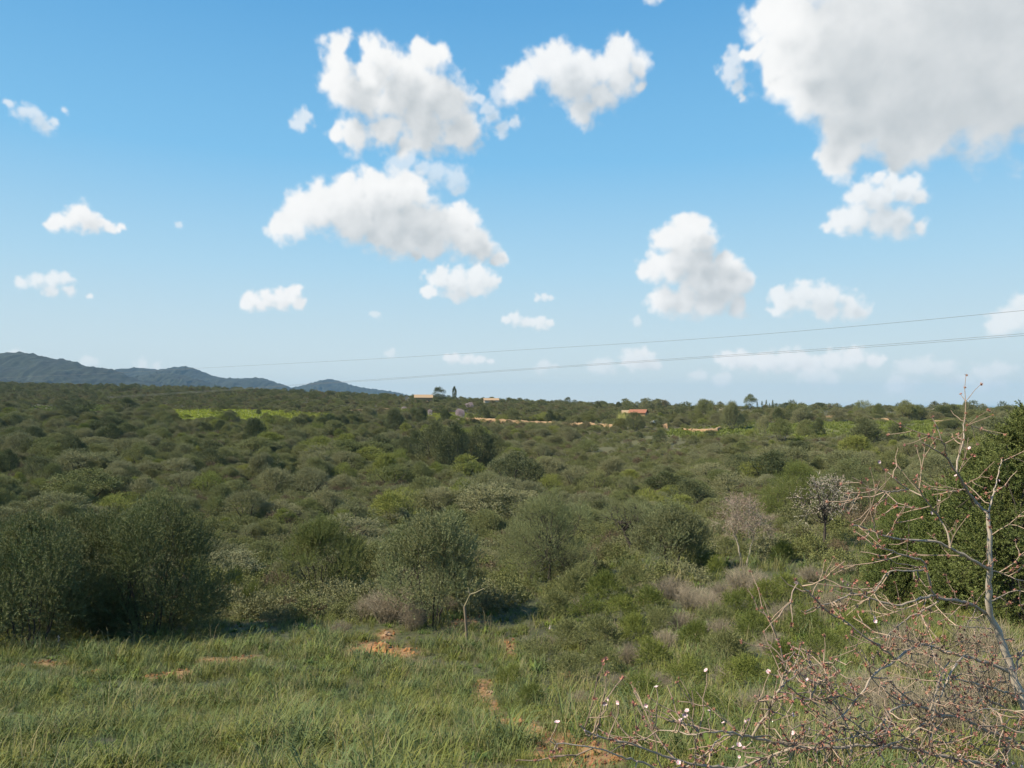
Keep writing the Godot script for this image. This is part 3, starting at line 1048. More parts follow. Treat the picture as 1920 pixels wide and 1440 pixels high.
func backdrop_trees() -> void:
	# the far plateau: olives, carobs and pines that run together
	var xs := [[], [], [], []]
	var cs := [[], [], [], []]
	var names := ["grey_far", "green_far", "dark_far", "grey_far"]
	var d := 360.0
	while d < 1900.0:
		var step := 5.0 + d * 0.0115
		var half := d * 0.82
		var x := -half
		while x < half:
			var px := x + rnd(-0.5, 0.5) * step
			var pz := -(d + rnd(-0.5, 0.5) * step)
			x += step
			if meadow_at(px, pz) > 0.1 and rng.randf() < 0.9:
				continue
			if rng.randf() < (0.5 if px / -pz > 0.08 and -pz < 520.0 else 0.1):
				continue
			var v := 0
			var pick := rng.randf() + bump.get_noise_2d(px * 0.5, pz * 0.5) * 0.4
			if pick > 0.5:
				v = 1
			if pick > 0.78:
				v = 2
			if pick < 0.08:
				v = 3
			var h := rnd(1.5, 3.4) * (1.2 if v == 2 else 1.0)
			if px / -pz > 0.12:
				h *= 0.7 if rng.randf() < 0.8 else rnd(1.2, 2.1)
				if rng.randf() < 0.25:
					continue
			if d > 600.0:
				h *= 1.25
			var r := h * rnd(0.6, 0.95) + 0.4
			xs[v].append(Transform3D(Basis(Vector3.UP, rnd(0, TAU)) * Basis.from_scale(Vector3(r / 2.0, h / 3.0, r / 2.0)), put_on(px, pz)))
			var t := rnd(0.75, 1.0)
			cs[v].append(Color(t, t, t * rnd(0.85, 1.0)) if v < 3 else Color(t, t * 0.88, t * 0.86))
		d += step
	d = 360.0
	while d < 780.0:
		var step := 3.4 + (d - 360.0) * 0.006
		var half := d * 0.82
		var x := -half
		while x < half * 0.3:
			var px := x + rnd(-0.5, 0.5) * step
			var pz := -(d + rnd(-0.5, 0.5) * step)
			x += step
			if meadow_at(px, pz) > 0.1:
				continue
			var v: int = [0, 1, 3][rng.randi() % 3]
			var h := rnd(0.5, 1.5)
			var r := rnd(1.2, 2.6)
			xs[v].append(Transform3D(Basis(Vector3.UP, rnd(0, TAU)) * Basis.from_scale(Vector3(r / 2.0, h / 3.0, r / 2.0)), put_on(px, pz)))
			var t := rnd(0.75, 1.0)
			cs[v].append(Color(t, t, t * rnd(0.85, 1.0)) if v < 3 else Color(t, t * 0.88, t * 0.86))
		d += step
	var words := ["far grey-green olive groves on the plateau", "far green thickets on the plateau", "far dark evergreen wood on the plateau", "far brownish bare orchards on the plateau"]
	for v in 4:
		tag(many("distant_trees", kinds[names[v]][v % 2], xs[v], cs[v]), words[v], "woodland")


func far_trees() -> void:
	# single trees on the skyline: shape, x, foot y, width, height, label
	var g := "single trees on the far plateau"
	var list := [
		["dark", 823, 748, 26, 27, "umbrella_pine_tree", "tall round-headed pine above the ochre farmhouse"],
		["dark", 852, 749, 12, 25, "pine_tree", "narrow pine beside the round-headed pine"],
		["dark", 1065, 763, 17, 18, "pine_tree", "dark bushy pine alone on the plateau skyline"],
		["dark", 1122, 766, 24, 14, "carob_tree", "low dark spreading tree on the skyline before the tiled house"],
		["dark", 1160, 766, 14, 12, "carob_tree", "small dark round tree on the skyline above the reed clump"],
		["dark", 1215, 768, 22, 16, "carob_tree", "dark round tree behind the red tiled house"],
		["green", 1322, 780, 44, 30, "carob_tree", "big rounded green tree beside the low white farmhouse"],
		["green", 1406, 768, 28, 28, "pine_tree", "bushy green pine beside a row of cypresses"],
		["dark", 1478, 766, 34, 14, "umbrella_pine_tree", "wide flat-topped pine next to the cypresses"],
		["dark", 1534, 767, 34, 14, "umbrella_pine_tree", "wide flat-topped pine under the faint mast"],
		["green", 1620, 780, 40, 30, "carob_tree", "rounded green tree above the sloping green field"],
		["green", 1648, 782, 30, 24, "carob_tree", "smaller tree joined to the rounded green tree above the field"],
		["green", 1700, 788, 46, 36, "carob_tree", "large rounded tree at the top of the green field"],
		["green", 1718, 786, 26, 24, "carob_tree", "lower tree joined to the large rounded tree above the green field"],
		["dark", 1770, 786, 50, 24, "carob_tree", "long low dark tree past the tiny white house"],
		["grey", 1812, 782, 24, 28, "bare_tree", "greyish bare tree past the long low dark tree"],
		["grey", 1625, 808, 40, 22, "olive_tree", "grey olive standing on the sloping green field"],
		["grey", 1695, 800, 30, 18, "olive_tree", "grey olive with its shadow on the green field"],
		["grey", 862, 790, 26, 22, "blossoming_almond_tree", "pale pink blossoming almond beside the yellow field"],
		["grey", 806, 780, 14, 12, "blossoming_almond_tree", "small pink almond below the ochre farmhouse"],
		["grey", 880, 766, 16, 12, "blossoming_almond_tree", "pale almond below the flat pale house"],
		["grey", 758, 770, 12, 8, "blossoming_almond_tree", "low pink almond on the yellow field"],
	]
	for t in list:
		var w := on_ground(t[1], t[2])
		if -w.z > 1100.0:
			var r := ray(t[1], t[2])
			w = Vector3(r.x * 620.0, EYE.y + r.y * 620.0, -620.0)
			w = put_on(w.x, w.z)
		var s := -w.z / F
		var o := bush(t[0], w, t[4] * s, t[3] * s * 0.5, t[6], g, t[5])
		if String(t[5]).begins_with("blossoming"):
			(o.get_node("crown") as MeshInstance3D).material_override = mats.far_blossom
		if String(t[5]).contains("pine"):
			# a clear bole under the crown
			var cr := o.get_node("crown") as MeshInstance3D
			cr.position.y = 0.6
			cr.scale.y = 0.82
	# cypresses
	var tpls := []
	for t in 4:
		tpls.append(spray(7, 0.22, 0.1, 0.5, 0.6, 0.75 + 0.07 * t))
	var cyp := Leaves.new()
	for k in 250:
		var y := rng.randf()
		var rad := 0.75 * pow(sin(PI * clampf(0.12 + y * 0.88, 0, 1)), 0.7) * (1.15 - y * 0.6)
		var az := rnd(0, TAU)
		var tpl: Leaves = tpls[rng.randi() % 4]
		cyp.v.append_array(Transform3D(along((Vector3(cos(az) * 0.35, 1, sin(az) * 0.35) + ball() * 0.2).normalized()), Vector3(cos(az) * rad * rnd(0.5, 1.0), 0.3 + y * 6.2, sin(az) * rad * rnd(0.5, 1.0))) * tpl.v)
		cyp.c.append_array(tpl.c)
	var cm := cyp.mesh(mats.maquis_dark)
	var bole := Tubes.new()
	bole.add(PackedVector3Array([Vector3(0, -0.2, 0), Vector3(0, 1.5, 0)]), 0.14, 0.1, 6)
	var bm := bole.mesh(mats.bark_dark)
	for t in [[1420, 768, 15], [1429, 769, 17], [1437, 769, 19], [1443, 768, 12], [1449, 768, 18], [1455, 768, 12], [1492, 766, 9]]:
		var w := on_ground(t[0], t[1] + 6.0)
		var s := -w.z / F
		var o := base("cypress_tree", w, rnd(0, TAU))
		var k: float = (t[2] + 6.0) * s / 6.8
		o.scale = Vector3(k * 0.9, k, k * 0.9)
		tag(o, "slender dark cypress in the row beside the bushy pine", "cypress", "cypress row on the far plateau")
		part("trunk", bm, o)
		part("crown", cm, o)
	# reed clump beside the tiled house
	var reed := Leaves.new()
	for k in 260:
		var az := rnd(0, TAU)
		var rr := sqrt(rng.randf()) * 2.6
		var foot := Vector3(cos(az) * rr, 0, sin(az) * rr)
		var tip := foot + Vector3(rnd(-0.7, 0.7), rnd(3.0, 5.2), rnd(-0.7, 0.7))
		var side := Vector3(rnd(-1, 1), 0, rnd(-1, 1)).normalized() * 0.07
		reed.v.append_array(PackedVector3Array([foot - side, tip, foot + side]))
		var q := rnd(0.6, 1.0)
		for j in 3:
			reed.c.append(Color(q, q, q * 0.8))
	var rw := on_ground(1170, 795)
	var ro := base("reed_clump", rw)
	ro.scale = Vector3.ONE * (26.0 * -rw.z / F / 5.0)
	tag(ro, "pale yellow-green clump of tall reeds beside the red tiled house", "reeds")
	part("reeds", reed.mesh(mats.reed), ro).set_meta("kind", "stuff")


# ------------------------------------------------------------------ low plants on the near slope

func small_bushes() -> void:
	var tpls := []
	for t in 5:
		tpls.append(spray(14, 0.045, 0.014, 0.2, 0.8, 0.72 + 0.07 * t))
	var heaths := []
	for k in 4:
		heaths.append(bush_mesh(0.75, 0.62, 15, 0.23, 46, tpls, mats.heath))
	var dry := []
	for k in 3:
		dry.append(twig_bush(0.75, 0.7, 300))
	var g := "green heath bushes on the near slope"
	var list := []
	for t in [[1010,1090,60,50],[1060,1075,50,44],[1100,1105,64,46],[1075,1130,70,50],[1130,1135,74,52],[1180,1120,70,54],[1215,1150,70,44],[1160,1170,74,46],[1100,1170,70,44],[1040,1160,60,44],[1245,1185,66,42],[1190,1205,70,44],[1120,1220,84,52],[1060,1215,70,44],[1010,1255,80,54],[1070,1290,90,52],[1140,1265,84,50],[1220,1250,80,46],[1300,1220,70,44],[1340,1180,66,42],[1320,1070,44,34],[1350,1085,44,36],[1390,1150,70,40],[1440,1140,66,42],[1470,1120,70,40],[1420,1200,80,46],[1500,1190,80,44],[1360,1240,84,48],[1290,1290,86,52],[1210,1330,96,56],[1400,1300,100,56],[1480,1260,90,50],[1545,1230,84,44],[1330,1360,110,60],[985,1070,40,36],[950,1100,44,40],[905,1100,40,30],[1385,1045,30,26],[1460,1055,44,34],[1500,1045,40,30],[1250,1060,36,30],[1290,1050,30,26],[470,1150,40,50],[445,1120,36,50],[1600,1200,80,46],[1640,1150,60,40],[990,1330,60,40],[960,1290,50,40]]:
		list.append(t)
	for t in list:
		var w := on_ground(t[0] + rnd(-6, 6), t[1])
		var s := -w.z / F
		var o := base("heath_bush", w, rnd(0, TAU))
		o.scale = Vector3(t[2] * s * 0.5 / 0.62, t[3] * s / 0.75, t[2] * s * 0.5 / 0.62)
		var hl := "low bright green heath bush on the slope among grey dry bushes"
		if t[0] < 500:
			hl = "low green heath bush beside the broad dark thicket"
		elif t[1] >= 1300:
			hl = "low bright green heath bush beside the bare red soil and budding almond twigs"
		elif t[1] < 1065:
			hl = "small green heath bush at the foot of the small olives and almonds"
		tag(o, hl, "bush", g)
		part("crown", heaths[rng.randi() % 4], o, [mats.heath, mats.heath, mats.maquis_green, mats.maquis_bright_deep][rng.randi() % 4])
	g = "grey dry bushes on the near slope"
	for t in [[735,1165,100,70],[690,1160,60,46],[775,1180,60,50],[640,1190,44,26],[1260,1120,80,40],[1300,1140,80,44],[1330,1150,70,40],[1395,1110,76,50],[1430,1120,60,44],[1470,1165,60,36],[1180,1245,60,40],[1250,1215,56,36],[1560,1150,70,40],[1420,990,60,26],[1460,985,50,24],[1500,1005,44,22],[1700,1380,150,110],[1790,1400,150,120],[1870,1330,140,110],[1740,1290,120,90],[1640,1330,110,76],[1590,1400,110,80],[1850,1250,120,90],[1500,1420,100,60],[840,1150,40,34],[1690,1230,90,60],[1150,1195,50,30],[1090,1150,44,30],[1350,1200,66,40],[1280,1180,60,36],[1370,1290,70,46],[1450,1230,70,44],[1240,1300,60,40],[1160,1300,60,36],[1530,1300,90,56],[1420,1350,90,56],[1520,1090,50,30],[1350,1125,56,36],[1580,1080,50,30],[1020,1220,50,30],[1090,1330,60,34]]:
		var w := on_ground(t[0], t[1])
		var s := -w.z / F
		var o := base("dry_bush", w, rnd(0, TAU))
		o.scale = Vector3(t[2] * s * 0.5 / 0.7, t[3] * s / 0.75, t[2] * s * 0.5 / 0.7)
		var dl := "grey leafless bush of dry twigs among the green heath bushes"
		if t[0] < 800:
			dl = "grey leafless bush of dry twigs at the foot of the full rounded olive"
		elif t[0] > 1590:
			dl = "grey leafless bush of dry twigs under the budding almond branches"
		elif t[1] < 1010:
			dl = "grey dry twigs between the two small flowering almonds"
		tag(o, dl, "bush", g)
		part("twigs", dry[rng.randi() % 3], o)
	# white asphodel spikes
	for t in [[108, 1222, 30], [1700, 1105, 20], [1030, 1190, 16]]:
		var w := on_ground(t[0], t[1])
		var s := -w.z / F
		var o := base("asphodel", w)
		tag(o, "single white-flowered asphodel stalk in the grass", "wildflower", "asphodel stalks")
		var hh: float = t[2] * s
		var tb := Tubes.new()
		tb.add(bent(Vector3(0, -0.05, 0), Vector3(0.04, hh, 0), 4, Vector3.ZERO, 0.008), 0.007, 0.004, 5)
		part("stalk", tb.mesh(mats.bark_dark), o)
		var fl := Leaves.new()
		var tp := spray(5, 0.025, 0.014, 0.02, 1.3, 1.0)
		for k in 18:
			fl.v.append_array(Transform3D(along(ball()), Vector3(0.02, hh * rnd(0.55, 1.0), 0) + ball() * 0.025) * tp.v)
			fl.c.append_array(tp.c)
		part("flowers", fl.mesh(mats.petal), o).set_meta("kind", "stuff")


func twig_bush(h: float, r: float, n: int) -> ArrayMesh:
	var t := Tubes.new()
	for k in n:
		var az := rnd(0, TAU)
		var q := sqrt(rng.randf())
		var foot := Vector3(cos(az) * r * q * 0.5, 0, sin(az) * r * q * 0.5)
		var tip := Vector3(cos(az + rnd(-0.6, 0.6)) * r * q, h * rnd(0.35, 1.0) * (1.15 - q * 0.4), sin(az + rnd(-0.6, 0.6)) * r * q)
		var pts := bent(foot, tip, 4, Vector3(0, h * 0.12, 0), 0.05)
		var tone := rnd(0.55, 1.0)
		var col := Color(tone, tone * 0.97, tone * 0.93)
		t.add(pts, 0.006, 0.0025, 3, col)
		for b in 2:
			var p := pts[rng.randi_range(2, 3)]
			t.add(bent(p, p + (tip - foot).normalized() * 0.12 + ball() * 0.16, 2, Vector3.ZERO, 0.015), 0.0035, 0.002, 3, col)
	return t.mesh(mats.twig_grey)


func tuft(blades: int, hh: float, width: float, spread: float, lean: float) -> Leaves:
	var s := Leaves.new()
	for k in blades:
		var az := rnd(0, TAU)
		var foot := Vector3(rnd(-1, 1), 0, rnd(-1, 1)) * spread * 0.5
		foot.y = -0.02
		var out := Vector3(cos(az), 0, sin(az))
		var side := Vector3(-sin(az), 0, cos(az)).rotated(Vector3.UP, rnd(-0.7, 0.7)) * width * 0.5 * rnd(0.7, 1.2)
		var l := hh * rnd(0.5, 1.1)
		var k1 := lean * rnd(0.3, 1.2)
		var p1 := foot + Vector3(0, l * 0.42, 0) + out * l * 0.16 * k1
		var p2 := foot + Vector3(0, l * 0.76, 0) + out * l * 0.45 * k1
		var tip := foot + Vector3(0, l * (1.0 - 0.22 * k1), 0) + out * l * 0.86 * k1
		s.v.append_array(PackedVector3Array([foot - side, foot + side, p1 + side, foot - side, p1 + side, p1 - side, p1 - side, p1 + side, p2 + side * 0.7, p1 - side, p2 + side * 0.7, p2 - side * 0.7, p2 - side * 0.7, p2 + side * 0.7, tip]))
		var q := rnd(0.68, 1.0)
		var col := Color(q * rnd(0.9, 1.0), q, q * rnd(0.75, 1.0))
		for j in 15:
			s.c.append(col)
	return s


func grass() -> void:
	var ms := [tuft(32, 0.20, 0.0065, 0.22, 1.2).mesh(mats.grass), tuft(38, 0.14, 0.006, 0.28, 1.5).mesh(mats.grass), tuft(24, 0.33, 0.007, 0.16, 1.1).mesh(mats.grass), tuft(16, 0.34, 0.004, 0.24, 0.7).mesh(mats.straw), tuft(20, 0.28, 0.011, 0.14, 1.3).mesh(mats.grass), tuft(16, 0.15, 0.028, 0.14, 1.5).mesh(mats.weed), tuft(7, 0.55, 0.004, 0.16, 0.45).mesh(mats.straw)]
	var xs := [[], [], [], [], [], [], []]
	var cs := [[], [], [], [], [], [], []]
	var pat := FastNoiseLite.new()
	pat.seed = 51
	pat.frequency = 0.33
	pat.fractal_octaves = 3
	var hue := FastNoiseLite.new()
	hue.seed = 52
	hue.frequency = 0.9
	hue.fractal_octaves = 2
	var d := 1.2
	while d < 58.0:
		var step := 0.12 if d < 13.0 else (0.12 + (d - 13.0) * 0.0095)
		var half := d * 0.74 + 1.0
		var x := -half
		while x < half:
			var px := x + rnd(-0.5, 0.5) * step
			var pz := -(d + rnd(-0.5, 0.5) * step)
			x += step
			var s := soil(px, pz)
			if rng.randf() < s * 1.08:
				continue
			var n := pat.get_noise_2d(px, pz)
			if rng.randf() < -n * 0.45:
				continue
			if px / -pz > 0.02 and px / -pz < 0.42 and -pz > 13.0 and rng.randf() < 0.45:
				continue
			if -pz > 26.0 and px / -pz < -0.02 and rng.randf() < 0.3:
				continue
			var v := 0
			var pick := rng.randf()
			if pick > 0.38:
				v = 1
			if pick > 0.62:
				v = 2
			if pick > 0.86 - maxf(0.0, n) * 0.2 - clampf(px / -pz, 0.0, 0.5) * 0.15:
				v = 3
			if pick > 0.965:
				v = 4
			if pick < 0.07 + clampf(hue.get_noise_2d(px * 0.4 + 70.0, pz * 0.4), 0.0, 0.5) * 0.5:
				v = 5
			if rng.randf() < 0.025:
				v = 6
			var k := rnd(0.55, 1.3) * maxf(0.5, 1.0 + n * 1.15)
			if -pz < 30.0 and soil(px, pz - 0.35) > 0.35:
				k *= 0.5
			if -pz > 13.0:
				k *= 1.0 + (-pz - 13.0) * 0.018
			xs[v].append(Transform3D(Basis(Vector3.UP, rnd(0, TAU)).scaled(Vector3(k * 1.1, k, k * 1.1)), put_on(px, pz)))
			var t := rnd(0.72, 1.0)
			var hn := hue.get_noise_2d(px, pz)
			var cool := clampf(0.5 + hn * 1.3, 0, 1)
			if v == 3 or v == 6:
				cs[v].append(Color(t, t * 0.97, t * 0.9))
			else:
				cs[v].append(Color(t * lerpf(1.02, 0.78, cool), t * lerpf(0.97, 0.94, cool), t * lerpf(0.56, 0.96, cool)))
		d += step
	var words := ["short green grass on the near slope", "matted blue-green grass on the near slope", "tall green grass tufts on the near slope", "dry straw-coloured grass mixed into the slope", "broad-leaved asphodel tufts in the grass", "low broad-leaved green weeds in the grass", "tall dry stalks standing above the grass"]
	for v in 7:
		tag(many("grass", ms[v], xs[v], cs[v]), words[v], "grass")


func meadows() -> void:
	var m := tuft(14, 0.8, 0.14, 0.9, 0.8).mesh(mats.meadow)
	var xs := []
	var cs := []
	var r := RandomNumberGenerator.new()
	r.seed = 8
	for f in FIELDS:
		var n := int((f[1] - f[0]) * (f[2] + f[3]) * 0.5 * (f[3] - f[2]) * 0.8)
		for k in mini(n, 7000):
			var d := r.randf_range(f[2] - 14.0, f[3] + 14.0)
			var x := r.randf_range(f[0], f[1]) * d
			if meadow_at(x, -d) <= 0.0:
				continue
			xs.append(Transform3D(Basis(Vector3.UP, r.randf_range(0, TAU)).scaled(Vector3.ONE * r.randf_range(0.6, 1.2)), put_on(x, -d)))
			var t := r.randf_range(0.75, 1.0)
			var kind: Color = Color(0.95, 1.0, 0.9) if f[4] > 0.9 else (Color(0.72, 0.72, 0.9) if f[4] > 0.5 else Color(0.46, 0.52, 0.8))
			cs.append(Color(kind.r * t, kind.g * t, kind.b * t))
	tag(many("meadow_flowers", m, xs, cs), "yellow-green flowering field across the valley", "meadow")


func clod_mesh(sd: int, jag: float) -> ArrayMesh:
	var sm := SphereMesh.new()
	sm.radius = 1.0
	sm.height = 2.0
	sm.radial_segments = 14
	sm.rings = 8
	var st := SurfaceTool.new()
	st.create_from(sm, 0)
	var arr := st.commit_to_arrays()
	var v: PackedVector3Array = arr[Mesh.ARRAY_VERTEX]
	var n := FastNoiseLite.new()
	n.seed = sd
	n.frequency = 0.9
	n.fractal_octaves = 3
	for k in v.size():
		var q := v[k].snapped(Vector3.ONE * 0.001)
		v[k] = q * (1.0 + jag * n.get_noise_3dv(q)) * Vector3(1, 0.7, 0.85)
	st.clear()
	st.begin(Mesh.PRIMITIVE_TRIANGLES)
	st.set_smooth_group(-1)
	var ix: PackedInt32Array = arr[Mesh.ARRAY_INDEX]
	for k in ix:
		st.set_color(Color.WHITE)
		st.add_vertex(v[k])
	st.generate_normals()
	return st.commit()


func stones() -> void:
	var ms := [clod_mesh(1, 0.9), clod_mesh(2, 0.9), clod_mesh(3, 1.0)]
	var g := "reddish rocks of the heap in the grass"
	for t in [[714,1222,15,0],[700,1228,9,0],[728,1226,10,0],[742,1232,8,0],[668,1224,9,0],[655,1226,7,0],[683,1230,8,1],[718,1236,9,1],[735,1240,7,0],[765,1224,9,0],[775,1228,6,0],[705,1218,8,0],[722,1214,9,1],[725,1192,7,1],[918,1302,7,1],[906,1310,6,1],[952,1208,6,0]]:
		var w := on_ground(t[0], t[1])
		var s: float = t[2] * -w.z / F
		var o := part("rock", ms[rng.randi() % 3], null, mats.clod if t[3] == 0 else mats.stone)
		o.position = w + Vector3(0, s * 0.25, 0)
		o.rotation = Vector3(rnd(-0.3, 0.3), rnd(0, TAU), rnd(-0.3, 0.3))
		o.scale = Vector3.ONE * s
		tag(o, "rough orange-red lump of earthy rock on the bare patch" if t[3] == 0 else "rough pale limestone lump on the bare red earth", "rock", g)
	var xs := []
	var cs := []
	for s in soil_spots:
		var p: Vector3 = s[0]
		for k in int(60.0 * s[1] * s[2] + 14.0):
			var x: float = p.x + rnd(-1.1, 1.1) * s[1]
			var z: float = p.z + rnd(-1.1, 1.1) * s[2]
			var q := pow(rng.randf(), 2.5) * 0.045 + 0.01
			xs.append(Transform3D(Basis(ball(), rnd(0, TAU)).scaled(Vector3.ONE * q), put_on(x, z) + Vector3(0, 0.03, 0)))
			var t := rnd(0.65, 1.0)
			cs.append(Color(t, t * rnd(0.9, 1.15), t * rnd(0.9, 1.3)))
	var o := many("clods", ms[0], xs, cs)
	o.material_override = mats.clod
	tag(o, "small crumbs of red earth scattered on bare patches", "soil")


# ------------------------------------------------------------------ buildings, bank, car, cables

func box(st: SurfaceTool, c: Vector3, s: Vector3) -> void:
	var h := s * 0.5
	var q := [Vector3(-1, -1, 1), Vector3(1, -1, 1), Vector3(1, 1, 1), Vector3(-1, 1, 1), Vector3(-1, -1, -1), Vector3(1, -1, -1), Vector3(1, 1, -1), Vector3(-1, 1, -1)]
	for f in [[0, 1, 2, 3], [5, 4, 7, 6], [4, 0, 3, 7], [1, 5, 6, 2], [3, 2, 6, 7], [4, 5, 1, 0]]:
		for k in [0, 2, 1, 0, 3, 2]:
			st.add_vertex(c + (q[f[k]] as Vector3) * h)


func boxes(list: Array) -> ArrayMesh:
	var st := SurfaceTool.new()
	st.begin(Mesh.PRIMITIVE_TRIANGLES)
	st.set_smooth_group(-1)
	for b in list:
		box(st, b[0], b[1])
	st.generate_normals()
	return st.commit()


# a gabled roof slab with eaves; ridge along x
func roof_mesh(w: float, dp: float, y: float, rise: float) -> ArrayMesh:
	var st := SurfaceTool.new()
	st.begin(Mesh.PRIMITIVE_TRIANGLES)
	st.set_smooth_group(-1)
	var t := 0.22
	var prof := [Vector2(-dp * 0.5, y), Vector2(0, y + rise), Vector2(dp * 0.5, y), Vector2(dp * 0.5, y + t), Vector2(0, y + rise + t), Vector2(-dp * 0.5, y + t)]
	var n := prof.size()
	for k in n:
		var a: Vector2 = prof[k]
		var b: Vector2 = prof[(k + 1) % n]
		var p := [Vector3(-w * 0.5, a.y, a.x), Vector3(w * 0.5, a.y, a.x), Vector3(w * 0.5, b.y, b.x), Vector3(-w * 0.5, b.y, b.x)]
		for i in [0, 1, 2, 0, 2, 3]:
			st.add_vertex(p[i])
	for sx in [-0.5, 0.5]:
		for tri in [[0, 1, 4], [0, 4, 5], [1, 2, 3], [1, 3, 4]]:
			for i in tri:
				st.add_vertex(Vector3(w * sx, prof[i].y, prof[i].x))
	st.generate_normals()
	return st.commit()


func gable_wall(w: float, dp: float, y: float, rise: float) -> ArrayMesh:
	var st := SurfaceTool.new()
	st.begin(Mesh.PRIMITIVE_TRIANGLES)
	st.set_smooth_group(-1)
	box(st, Vector3(0, y * 0.5 - 0.5, 0), Vector3(w, y + 1.0, dp))
	for sx in [-0.5, 0.5]:
		st.add_vertex(Vector3(w * sx, y, -dp * 0.5))
		st.add_vertex(Vector3(w * sx, y + rise, 0))
		st.add_vertex(Vector3(w * sx, y, dp * 0.5))
	st.generate_normals()
	return st.commit()


func house(called: String, label: String, px: float, py: float, wpx: float, dp: float, hpx: float, risepx: float, turn: float, wall: Material, roof: Material, openings: Array, depth := 0.0) -> Node3D:
	var w := on_ground(px, py)
	if depth > 0.0:
		w = at(px, py, depth)
	var s := -w.z / F
	var o := base(called, w, turn)
	tag(o, label, "house")
	var ww := wpx * s
	var hh := hpx * s
	var rs := risepx * s
	part("wall", gable_wall(ww, dp, hh, rs), o, wall)
	part("roof", roof_mesh(ww + 0.8, dp + 0.9, hh + 0.02 - rs * 0.45 / (dp * 0.5), rs * (1.0 + 0.9 / dp)), o, roof)
	for q in openings:
		# kind, share along the front, sill height, width, height
		var f := part(q[0], boxes([[Vector3(ww * q[1], q[2] + q[4] * 0.5, dp * 0.5), Vector3(q[3], q[4], 0.12)]]), o, mats.shutter)
		part("sill", boxes([[Vector3(ww * q[1], q[2] - 0.05, dp * 0.5 + 0.04), Vector3(q[3] + 0.2, 0.1, 0.2)]]), f, mats.limewash)
	return o


func buildings() -> void:
	plain_mat("far_blossom", 0.48, 0.39, 0.41, 0.8)
	leaf_mat("reed", 0.42, 0.42, 0.18, 0.7)
	house("farmhouse", "long ochre farmhouse with pale tiled roof under the pines", 794, 756, 33, 6.5, 10.5, 5.0, 0.12, mats.ochre_wall, mats.roof_tile, [["window", -0.3, 1.0, 0.9, 1.1], ["door", 0.0, 0.1, 1.2, 2.1], ["window", 0.3, 1.0, 0.9, 1.1]])
	var gate := house("gatehouse", "small white gabled hut with dark arch beside the ochre farmhouse", 763, 754, 5, 2.6, 8, 4, PI * 0.5, mats.limewash, mats.roof_tile, [])
	part("arch", boxes([[Vector3(-0.8, 1.5, 0), Vector3(0.3, 2.0, 0.9)]]), gate, mats.shutter)
	house("villa", "flat pale house on the skyline beside the narrow pine", 869, 747, 19, 6.0, 10, 2.5, -0.2, mats.limewash, mats.limewash, [["window", -0.25, 1.0, 1.0, 1.1], ["window", 0.2, 1.0, 1.0, 1.1]])
	house("farm_shed", "low long shed with pale roof half sunk among the trees", 921, 757, 27, 6.0, 6.5, 3.5, 0.1, mats.limewash, mats.roof_tile, [["door", 0.1, 0.1, 1.4, 2.0]])
	house("tiled_house", "house with red tiled gable roof behind the reed clump", 1197, 786, 30, 7.0, 12, 5.5, -0.35, mats.ochre_wall, mats.red_tile, [["window", -0.2, 1.0, 1.0, 1.2], ["door", 0.15, 0.1, 1.1, 2.1]])
	house("outbuilding", "low outbuilding with pale terracotta roof joined to the reed clump", 1178, 786, 22, 5.0, 12, 4.0, -0.1, mats.limewash, mats.roof_tile, [["window", 0.0, 0.9, 0.8, 1.0]])
	house("white_farmhouse", "low white farmhouse with sloping roof between trees on the skyline", 1361, 772, 16, 7.0, 6, 3.0, 0.5, mats.limewash, mats.white_paint, [["window", 0.2, 0.9, 1.0, 1.0]], 520.0)
	house("white_house", "tiny white house between dark trees above the green field", 1746, 777, 9, 5.0, 8, 2.0, 0.2, mats.white_paint, mats.limewash, [["window", 0.1, 0.9, 0.8, 0.9]], 460.0)
	earth_bank("earth_bank", "long orange cut bank of bare earth across the valley", [[872, 789], [905, 791], [955, 794], [1020, 797], [1072, 799], [1110, 800], [1162, 802]], 8.0)
	earth_bank("earth_bank", "short orange earth bank below the big rounded green tree", [[1282, 808], [1310, 810], [1345, 809], [1352, 804]], 6.0)
	earth_bank("earth_bank", "narrow pale bank beside the parked white car", [[1243, 803], [1252, 803]], 9.0)
	earth_bank("earth_bank", "small pale earth edge at the top of the green field", [[1543, 783], [1568, 784]], 5.0)
	earth_bank("earth_bank", "thin pale earth strip below the large rounded tree", [[1638, 788], [1668, 788]], 4.0)
	earth_bank("earth_bank", "reddish earth strip below the long low dark tree", [[1752, 792], [1795, 791]], 4.5)
	earth_bank("earth_bank", "low brown bank edging the yellow field below the farmhouse", [[650, 772], [690, 771], [735, 769]], 4.0)
	car()


